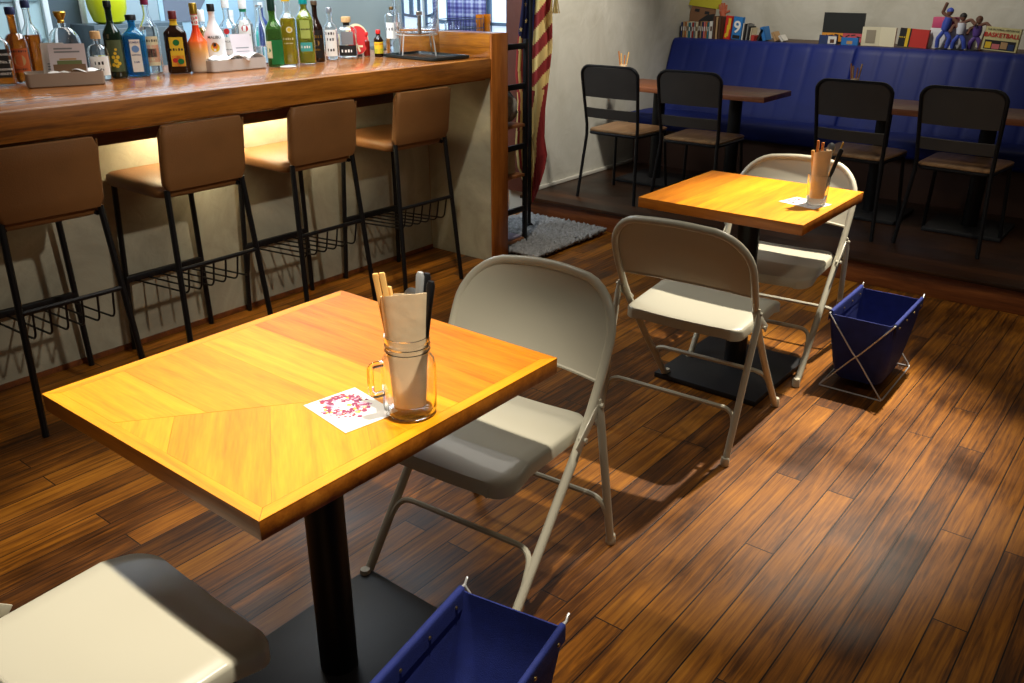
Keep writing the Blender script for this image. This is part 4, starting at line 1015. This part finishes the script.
mb = MB(); mb.prism([(-.21, .2), (-.02, .2), (.08, .33), (-.04, .5), (-.21, .5)], 0, .004, Matrix.Translation((.0005, 0, 0)) @ Matrix(((0, 0, 1, 0), (1, 0, 0, 0), (0, 1, 0, 0), (0, 0, 0, 1)))); obj('grey_print', mb, M('board_grey', (110, 120, 136), .5), gl)
for k, (y, c, h, lb) in enumerate(((3.21, mGlass, .2, 'square clear bottle with black stopper on the back counter'), (3.36, cWhite, .26, 'white bottle on the back counter behind the orange bottle'), (3.47, lTeal, .2, 'teal bottle on the back counter'), (3.58, lNavy, .3, 'blue bottle on the back counter behind the rum bottles'), (3.68, cWhite, .28, 'white topped bottle on the back counter by the steel panel'))):
    t = thing('bottle', lb, 'bottle', (-4.86, y, 1.0315), 0, 'bottles on the back counter')
    pp = prof_bottle(.038, .014, h, h * .58, h * .74, .03, .5)
    obj('glass_body', MB().lathe(pp, 24), c, t, sharp=50); obj('cap', MB().lathe([(.016, h - .0295), (.016, h)], 16), cBlack if k == 0 else cWhite, t)
# window, curtain and glass rack at the end of the bar
mPane = M('bright_pane', (200, 220, 235), .3, emit=(206, 226, 246), estr=.7)
for k, (xa, xb) in enumerate(((-6.0, -5.66), (-5.56, -5.32), (-4.9, -4.66))):
    w_ = struct('window_%d' % (k + 1), MB().span(xa, xb, 5.87, 5.899, .5, 2.2), mPane)
    mb = MB()
    for a, b, c, d in ((xa, xa + .03, .5, 2.2), (xb - .03, xb, .5, 2.2), (xa + .031, xb - .031, 1.1, 1.125), (xa + .031, xb - .031, .5, .54)): mb.span(a, b, 5.84, 5.869, c, d)
    if k == 0: mb.span(-5.83, -5.78, 5.84, 5.869, 1.126, 2.2)
    obj('window_frame', mb, M('window_frame_blue', (88, 112, 138), .5), w_)
def plaid(name):
    m = bpy.data.materials.new(name); m.use_nodes = True; nt = m.node_tree; p = nt.nodes['Principled BSDF']
    tc = nt.nodes.new('ShaderNodeTexCoord'); out = None
    fs = []
    for dr, s in (('X', 9), ('Z', 9), ('X', 27), ('Z', 27)):
        w_ = nt.nodes.new('ShaderNodeTexWave'); w_.bands_direction = dr; w_.inputs['Scale'].default_value = s * .35; w_.wave_profile = 'SIN'
        nt.links.new(tc.outputs['Object'], w_.inputs['Vector']); fs.append(w_.outputs['Fac'])
    def add(a, b):
        k = nt.nodes.new('ShaderNodeMath'); k.operation = 'ADD'; nt.links.new(a, k.inputs[0]); nt.links.new(b, k.inputs[1]); return k.outputs[0]
    sm = add(add(fs[0], fs[1]), add(fs[2], fs[3])); k = nt.nodes.new('ShaderNodeMath'); k.operation = 'MULTIPLY'; k.inputs[1].default_value = .25; nt.links.new(sm, k.inputs[0])
    r = ramp(nt, [(.2, (66, 62, 128)), (.5, (122, 124, 184)), (.8, (196, 202, 226))]); nt.links.new(k.outputs[0], r.inputs['Fac']); nt.links.new(r.outputs['Color'], p.inputs['Base Color']); p.inputs['Roughness'].default_value = .9
    return m
cu = obj('curtain', MB().sheet(lambda u, v: Vector(((u - .5) * .42, .015 * math.sin(u * 22), v * 1.1)), 40, 4, th=.003), plaid('purple_plaid'), loc=(-5.09, 5.8, 1.0315), sharp=180); tag(cu, 'purple and white plaid cloth hanging at the end of the bar', 'curtain')
rk = thing('glass_rack', 'dark wire glass rack on the back counter in front of the plaid cloth', 'rack', (-4.93, 5.5, 1.0315))
mb = MB()
for z in (.01, .06, .13): mb.tube([(x, y, z) for x, y in rrect(.2, .46, .02, 3)], .0035, 6, closed=True)
for k in range(13): mb.tube([(.1, -.215 + .43 * k / 12, .01), (.1, -.215 + .43 * k / 12, .13)], .0025, 5)
for k in range(9): mb.tube([(-.1, -.215 + .43 * k / 8, .01), (.1, -.215 + .43 * k / 8, .01)], .0025, 5)
obj('wires', mb, M('dark_wire', (60, 70, 90), .4, .6), rk)
for k in range(3):
    g = thing('tumbler', ('clear tumbler in the wire rack closest to the dispenser', 'clear tumbler in the middle of the wire rack', 'clear tumbler in the wire rack near the plaid cloth')[k], 'glass', (-4.93, 5.33 + .085 * k, 1.0455), 0, 'tumblers in the glass rack')
    obj('glass_body', glass_lathe([(.026, 0), (.03, .004), (.034, .1)], .002, 20), mGlass, g, sharp=60)
mAmb = M('amber_glass', (226, 130, 20), .2, trans=.3)
for k in range(2):
    g = thing('tumbler', ('amber tumbler standing on the bar end next to the plaid cloth', 'amber tumbler standing on the bar end next to the doorway')[k], 'glass', (-4.86, 5.70 + .09 * k, 1.0315), 0, 'amber tumblers at the bar end')
    obj('glass_body', glass_lathe([(.02, 0), (.03, .012), (.028, .09), (.034, .1), (.034, .16)], .003, 20), mAmb, g, sharp=60)
# brown door leaf beside the flag
dr = struct('door_1', MB().span(-3.66, -3.50, 4.548, 4.579, .145, 2.3, bev=.003), M('brown_door', (92, 50, 38), .5, noise=.15, nscale=6))

# ------------------------------------------------------------------ books and pictures on the ledge
LZ = 1.0305
def book(label, x, y, w, h, d, c, rz=0, lean=0, group='books on the ledge behind the bench', marks=(), name='book', texts=()):
    """spine/cover faces -Y; w across, d thickness front to back"""
    t = thing(name, label, 'book', (x, y, LZ), rz, group)
    mm = Matrix.Rotation(R(lean), 4, 'Y')
    lift = .5 * w * abs(math.sin(R(lean)))
    mm = Matrix.Translation((0, 0, lift)) @ mm
    mb = MB(); mb.box((0, -d / 2 + .0015, h / 2), (w, .003, h)); mb.box((-w / 2 + .001, 0, h / 2), (.002, d, h)); mb.box((w / 2 - .001, 0, h / 2), (.002, d, h)); mb.bm.transform(mm)
    cv = obj('cover', mb, c, t)
    mb = MB(); mb.box((0, .002, h / 2), (max(.003, w - .005), d - .006, h - .006)); mb.bm.transform(mm); obj('pages', mb, mPaper, t)
    if marks:
        mb = MB(); mats = []
        for i, (xa, xb, za, zb, m) in enumerate(marks):
            mb.mi = i; mats.append(m); mb.box(((xa + xb) / 2, -d / 2 - .0004 - .0002 * i, (za + zb) / 2), (abs(xb - xa), .0006, abs(zb - za)))
        mb.bm.transform(mm); obj('cover_print', mb, mats, cv)
    for s, tx, tz, size, m in texts:
        mb = MB(); put_text(mb, s, size, lambda a, b: mm @ Vector((tx + a, -d / 2 - .004, tz + b)), bold=size * .02); obj('lettering', mb, m, cv, recalc=False)
    return t
cols = {'navy': (40, 56, 96), 'teal': (50, 120, 130), 'cream': (210, 196, 160), 'tan': (176, 140, 96), 'white': (218, 214, 204), 'brown': (84, 52, 34), 'red': (176, 50, 40), 'orange': (206, 120, 60), 'blue': (40, 110, 176), 'black': (30, 28, 28), 'grey': (130, 130, 126), 'pink': (206, 110, 110), 'green': (70, 110, 80)}
BM = {k: M('book_' + k, v, .6) for k, v in cols.items()}
x = -3.475
spines = [('navy', .016, .115), ('tan', .02, .118), ('orange', .012, .116), ('cream', .016, .117), ('teal', .018, .112), ('white', .013, .115), ('red', .014, .114), ('grey', .015, .116), ('cream', .022, .118), ('brown', .016, .124), ('tan', .014, .122), ('navy', .013, .12), ('pink', .018, .12), ('orange', .013, .122), ('teal', .016, .12), ('white', .034, .126)]
seen = {}
for k, (c, w, h) in enumerate(spines):
    seen[c] = seen.get(c, 0) + 1
    ordn = {1: 'first', 2: 'second', 3: 'third'}[seen[c]]
    mk = [(-w * .22, w * .22, h * .45, h * .72, BM['white'] if c not in ('white', 'cream') else BM['brown'])]
    book('%s %s spined paperback counted along the ledge from the wall corner' % (ordn, c), x + w / 2, 6.57, w - .001, h, .1, BM[c], marks=mk); x += w + .0005
for c, w, h, lb in (('brown', .022, .165, 'tall brown book just past the thin paperbacks'), ('tan', .02, .16, 'tall tan book between the brown ones'), ('brown', .024, .163, 'tall brown book touching the red and yellow one')):
    book(lb, x + w / 2, 6.57, w - .001, h, .12, BM[c], lean=0); x += w + .001
book('tall red book with bold yellow figure on its cover', x + .03, 6.57, .055, .168, .03, M('book_scarlet', (206, 40, 30), .5), lean=4, marks=[(-.008, .012, .02, .1, lYel), (-.002, .02, .07, .15, lYel), (-.018, .0, .01, .04, lYel)])
x += .062
book('blue book with a large white number nine', x + .045, 6.57, .08, .162, .03, M('book_bright_blue', (40, 120, 190), .5), lean=4, marks=[(-.03, .03, .005, .03, BM['black'])], texts=[('9', 0.0, .085, .12, lWhite)])
x += .1
for c, w, h, lb in (('white', .012, .12, 'thin white book beside the number nine book'), ('black', .014, .118, 'thin black book after the thin white one'), ('grey', .013, .114, 'thin grey book before the leaning ones'), ('black', .012, .1, 'short black book before the leaning ones'), ('cream', .011, .09, 'short cream book closing the upright row')):
    book(lb, x + w / 2 + .004, 6.57, w, h, .1, BM[c], lean=4); x += w + .004
book('small red book lying low beside the leaning black one', x + .02, 6.56, .03, .04, .1, BM['red'])
book('black book leaning on the blue one at the end of the row', x + .055, 6.57, .02, .085, .1, BM['black'], lean=22)
book('blue book leaning hard to one side at the end of the row', x + .11, 6.57, .03, .1, .1, BM['blue'], lean=-18)
book('small tan book tipped over past the blue leaning one', x + .2, 6.57, .02, .07, .1, BM['tan'], lean=-30)
book('small pale book tipped over beyond the tan one', x + .25, 6.57, .016, .05, .1, BM['white'], lean=-38)
# bearded cut-out with yellow hat
ct = thing('cardboard_cutout', 'cardboard cut-out of a bearded head in a yellow hat above the paperbacks', 'cut-out', (-3.375, 6.68, LZ), R(6))
up = Matrix.Translation((0, 0, .175)) @ Matrix.Rotation(R(12), 4, 'Y') @ Matrix.Rotation(PI / 2, 4, 'X')
head = [(.105 * math.cos(2 * PI * i / 28), .145 * math.sin(2 * PI * i / 28) * (1.05 if math.sin(2 * PI * i / 28) < 0 else 1)) for i in range(28)]
obj('face', MB().prism(head, 0, .006, up), M('cut_skin', (120, 84, 56), .7), ct)
obj('hat', MB().prism([(-.13, .035), (.13, .06), (.125, .15), (.05, .22), (-.06, .21), (-.12, .14)], .0061, .012, up), M('cut_yellow', (176, 166, 40), .7), ct)
obj('beard', MB().prism([(-.01, -.05), (.04, .0), (.1, .02), (.1, -.06), (.05, -.14), (-.01, -.15), (-.03, -.1)], .0061, .009, up), BM['black'], ct)
mb = MB()
for sx_ in (-.05, .035): mb.prism([(sx_ - .02, -.0), (sx_ + .02, .004), (sx_ + .018, .026), (sx_ - .018, .022)], .0061, .0085, up)
obj('eyes', mb, BM['black'], ct)
hd = thing('toy_hand', 'small orange toy hand raised beside the bearded cut-out', 'figure', (-3.19, 6.66, LZ), 0)
mb = MB(); mb.tube([(0, 0, 0), (.0, 0, .16), (-.01, 0, .2)], [.02, .022, .028], 10)
obj('arm', mb, M('toy_orange', (176, 92, 64), .6), hd)
mb = MB()
for k in range(4): mb.tube([(-.028 + .016 * k, 0, .2), (-.04 + .02 * k, 0, .262 - .012 * abs(k - 1.5))], .008, 6)
mb.tube([(.018, 0, .185), (.05, 0, .2)], .009, 6)
obj('fingers', mb, _mc['toy_orange'], hd)
# framed picture with black top and sunset strip
rc_ = thing('picture_board', 'square board with black top and orange to pink lower strip on the ledge', 'picture', (-2.235, 6.62, LZ), 0)
obj('board', MB().box((0, 0, .105), (.292, .012, .21)), M('board_black', (26, 28, 26), .5), rc_)
mb = MB(); mb.box((-.07, -.0066, .045), (.15, .0012, .058)); obj('sunset_strip', mb, M('strip_orange', (210, 140, 40), .6), rc_)
mb = MB(); mb.box((.075, -.0066, .045), (.138, .0012, .058)); obj('sunset_strip', mb, M('strip_pink', (186, 76, 84), .6), rc_)
mb = MB()
for k in range(7): mb.box((-.12 + .04 * k, -.0076, .05 + .006 * (k % 3)), (.03, .0008, .008), ry=R(-30 + 20 * (k % 4)))
obj('script_marks', mb, BM['black'], rc_)
book('blue and white paperback standing before the black picture board', -2.30, 6.535, .13, .062, .02, BM['navy'], marks=[(.0, .06, .005, .055, BM['white']), (.015, .045, .01, .035, BM['brown'])])
book('small blue book beside the blue and white paperback', -2.145, 6.53, .12, .052, .02, BM['blue'], marks=[(-.02, .02, .008, .03, BM['tan'])])
ob = thing('photo_book', 'open cream photo book with a portrait on one page', 'book', (-1.965, 6.58, LZ), 0)
mCreamP = M('page_cream', (216, 208, 178), .7)
for s in (-1, 1):
    pg = obj('page', MB().box((s * .058, -.0 - .012 * 0, .062), (.116, .012, .124), rz=R(s * -14)), mCreamP, ob)
    if s < 0: obj('portrait', MB().box((s * .056, -.0075, .062), (.062, .0012, .085), rz=R(14)), M('photo_grey', (150, 140, 120), .6), pg)
book('red patterned book with a yellow banded black spine', -1.735, 6.57, .19, .118, .03, M('book_crimson', (190, 52, 44), .5), lean=3, marks=[(-.095, -.05, .0, .118, BM['black']), (-.05, -.03, .0, .118, lYel), (-.03, -.02, .0, .118, BM['black'])], texts=[('#5', -.072, .06, .012, lYel)])
bd = thing('white_box', 'white box with pink top behind the player figures', 'box', (-1.505, 6.64, LZ), 0)
obj('body', MB().box((0, 0, .065), (.28, .08, .13), bev=.002), M('box_white', (206, 206, 208), .6), bd)
obj('lid', MB().box((-.06, 0, .165), (.15, .076, .068), bev=.002), M('box_pink', (190, 70, 110), .6), bd)
obj('red_line', MB().box((.0, -.0405, .05), (.09, .001, .008), ry=R(-35)), lRed, bd)
def figurine(label, x, z, pose, shirt, shorts, skin, hat):
    t = thing('player_figure', label, 'figure', (x, 6.555, LZ), 0, 'toy player figures on the ledge')
    J = pose
    def limb(mb, pts, rs): mb.tube(fillet(pts, .008, 3) if len(pts) > 2 else pts, rs if len(pts) == 2 else rs[0], 8)
    mb = MB(); limb(mb, [J['hip'], J['kneeL'], J['footL']], [.014]); limb(mb, [J['hip'], J['kneeR'], J['footR']], [.014]); obj('legs', mb, shorts, t)
    mb = MB(); mb.tube([J['hip'], tuple((Vector(J['hip']) + Vector(J['neck'])) / 2), J['neck']], [.024, .03, .026], 10); obj('torso', mb, shirt, t)
    mb = MB(); limb(mb, [J['neck'], J['elL'], J['haL']], [.011]); limb(mb, [J['neck'], J['elR'], J['haR']], [.011]); obj('arms', mb, skin, t)
    h = Vector(J['neck']) + Vector((0, 0, .034)); mb = MB(); mb.lathe([(.002, -.024), (.014, -.018), (.021, 0), (.017, .016), (.004, .025)], 14, h); obj('head', mb, skin, t)
    mb = MB(); mb.lathe([(.0225, .003), (.021, .014), (.013, .024), (.003, .028)], 14, h); obj('hair', mb, hat, t)
    obj('stand', MB().lathe([(.04, 0), (.04, .006), (.03, .008)], 18, (.0, 0, 0)), BM['black'], t)
    return t
P1 = dict(hip=(0, 0, .12), kneeL=(-.03, -.01, .07), footL=(-.03, 0, .012), kneeR=(.04, -.01, .075), footR=(.03, 0, .012), neck=(.015, 0, .2), elL=(-.03, 0, .23), haL=(-.01, -.01, .29), elR=(.06, 0, .18), haR=(.08, -.01, .14))
P2 = dict(hip=(0, 0, .1), kneeL=(-.03, -.01, .055), footL=(-.035, 0, .012), kneeR=(.03, -.01, .06), footR=(.04, 0, .012), neck=(.0, 0, .17), elL=(-.05, 0, .15), haL=(-.06, -.02, .11), elR=(.05, 0, .19), haR=(.085, -.01, .16))
fb = M('toy_blue', (60, 80, 170), .5); fw = M('toy_white', (210, 212, 220), .5); fp = M('toy_purple', (84, 60, 130), .5); fsk = M('toy_skin', (110, 72, 56), .6)
figurine('toy player in blue reaching up before the white box', -1.545, 0, P1, fb, fb, fsk, fb)
figurine('toy player in white with dark hair beside the blue one', -1.445, 0, P2, fw, fb, fsk, BM['black'])
figurine('toy player in purple stretching toward the basketball book', -1.352, 0, {k: (v[0] * .9, v[1] + .03, v[2] * .9) for k, v in P2.items()}, fp, fp, fsk, BM['brown'])
book('large cream book titled in red about the history of basketball', -1.20, 6.56, .21, .142, .035, M('book_butter', (206, 196, 140), .5), lean=4, marks=[(-.092, .092, .006, .062, BM['black']), (-.085, -.05, .012, .05, lYel), (-.045, .0, .01, .04, BM['pink']), (.005, .045, .014, .055, BM['tan']), (.05, .085, .01, .045, BM['navy'])], texts=[('THE PICTORIAL HISTORY OF', .0, .126, .0143, BM['black']), ('BASKETBALL', .0, .093, .037, lRed)])
book('yellow green book cut by the photo edge next to the basketball book', -1.02, 6.58, .06, .12, .04, M('book_lime', (150, 150, 50), .5), marks=[(-.03, .03, .0, .04, BM['red'])])
book('dark brown book standing between the figures and the basketball book', -1.315, 6.585, .02, .12, .06, BM['brown'], lean=10)

# ------------------------------------------------------------------ light
def spot(name, loc, target, power, size, blend, col, rad=.05):
    l = bpy.data.lights.new(name, 'SPOT'); l.energy = power; l.spot_size = R(size); l.spot_blend = blend; l.color = col; l.shadow_soft_size = rad
    o = bpy.data.objects.new(name, l); C.objects.link(o); o.location = loc
    o.rotation_euler = (Vector(target) - Vector(loc)).to_track_quat('-Z', 'Y').to_euler(); o['kind'] = 'helper'
    return o
def area(name, loc, target, power, sx_, sy_, col):
    l = bpy.data.lights.new(name, 'AREA'); l.shape = 'RECTANGLE'; l.size = sx_; l.size_y = sy_; l.energy = power; l.color = col
    o = bpy.data.objects.new(name, l); C.objects.link(o); o.location = loc
    o.rotation_euler = (Vector(target) - Vector(loc)).to_track_quat('-Z', 'Y').to_euler(); return o
WARM = (1.0, .91, .76); NEUT = (1.0, .94, .84); COOL = (.78, .9, 1.0)
spot('spot_near_table', (-.72, 1.0, 2.6), (-1.36, .95, .72), 215, 50, .8, WARM, .03)
spot('spot_near_bar_side', (-1.9, .95, 2.6), (-1.35, .9, .72), 85, 48, .8, WARM, .03)
spot('spot_far_table', (-.86, 4.1, 2.6), (-1.02, 2.98, .3), 500, 40, .75, WARM, .03)
spot('spot_aisle', (.2, 2.4, 2.6), (-.5, 2.3, 0), 26, 70, .9, WARM, .05)
spot('spot_bar_wall', (.3, 1.9, 2.5), (-3.4, 2.1, .3), 125, 36, .9, NEUT, .05)
spot('spot_bar_end', (-2.3, 2.4, 2.6), (-3.1, 3.4, .75), 75, 46, .7, WARM, .04)
spot('spot_bar_front', (-2.3, .6, 2.6), (-3.2, 1.3, .3), 12, 80, .9, WARM, .05)
spot('spot_riser', (-.4, 3.0, 2.6), (-.9, 4.5, .1), 45, 50, .9, WARM, .05)
spot('spot_back_wall', (-2.2, 5.3, 2.6), (-2.2, 6.9, 1.6), 80, 100, .9, NEUT, .08)
area('light_bar_back', (-4.4, 3.2, 2.5), (-4.9, 3.4, 1.0), 70, .8, 3.0, COOL)
area('light_bar_top', (-3.4, 2.2, 2.5), (-3.5, 2.2, 1.0), 16, .3, 3.0, NEUT)
area('light_passage', (-4.3, 5.0, 2.3), (-5.0, 5.6, 1.1), 12, .5, .5, COOL)
spot('spot_plaster_wall', (-2.2, 4.4, 2.6), (-3.5, 5.0, 1.15), 160, 58, .9, NEUT, .08)
w = bpy.data.worlds.new('World'); bpy.context.scene.world = w; w.use_nodes = True
w.node_tree.nodes['Background'].inputs[0].default_value = (1.0, .86, .70, 1); w.node_tree.nodes['Background'].inputs[1].default_value = .042

# ------------------------------------------------------------------ camera and view
cam = bpy.data.cameras.new('Camera'); cam.sensor_width = 36; cam.lens = 867 * 36 / 1024; cam.clip_start = .02
co = bpy.data.objects.new('Camera', cam); C.objects.link(co); co.location = (0, 0, 1.5)
co.rotation_euler = (PI / 2 - math.atan(368.5 / 867), 0, R(38.45))
sc = bpy.context.scene; sc.camera = co
vs = sc.view_settings; vs.view_transform = 'Standard'; vs.look = 'None'; vs.gamma = 1; vs.use_curve_mapping = False; vs.exposure = 0.45
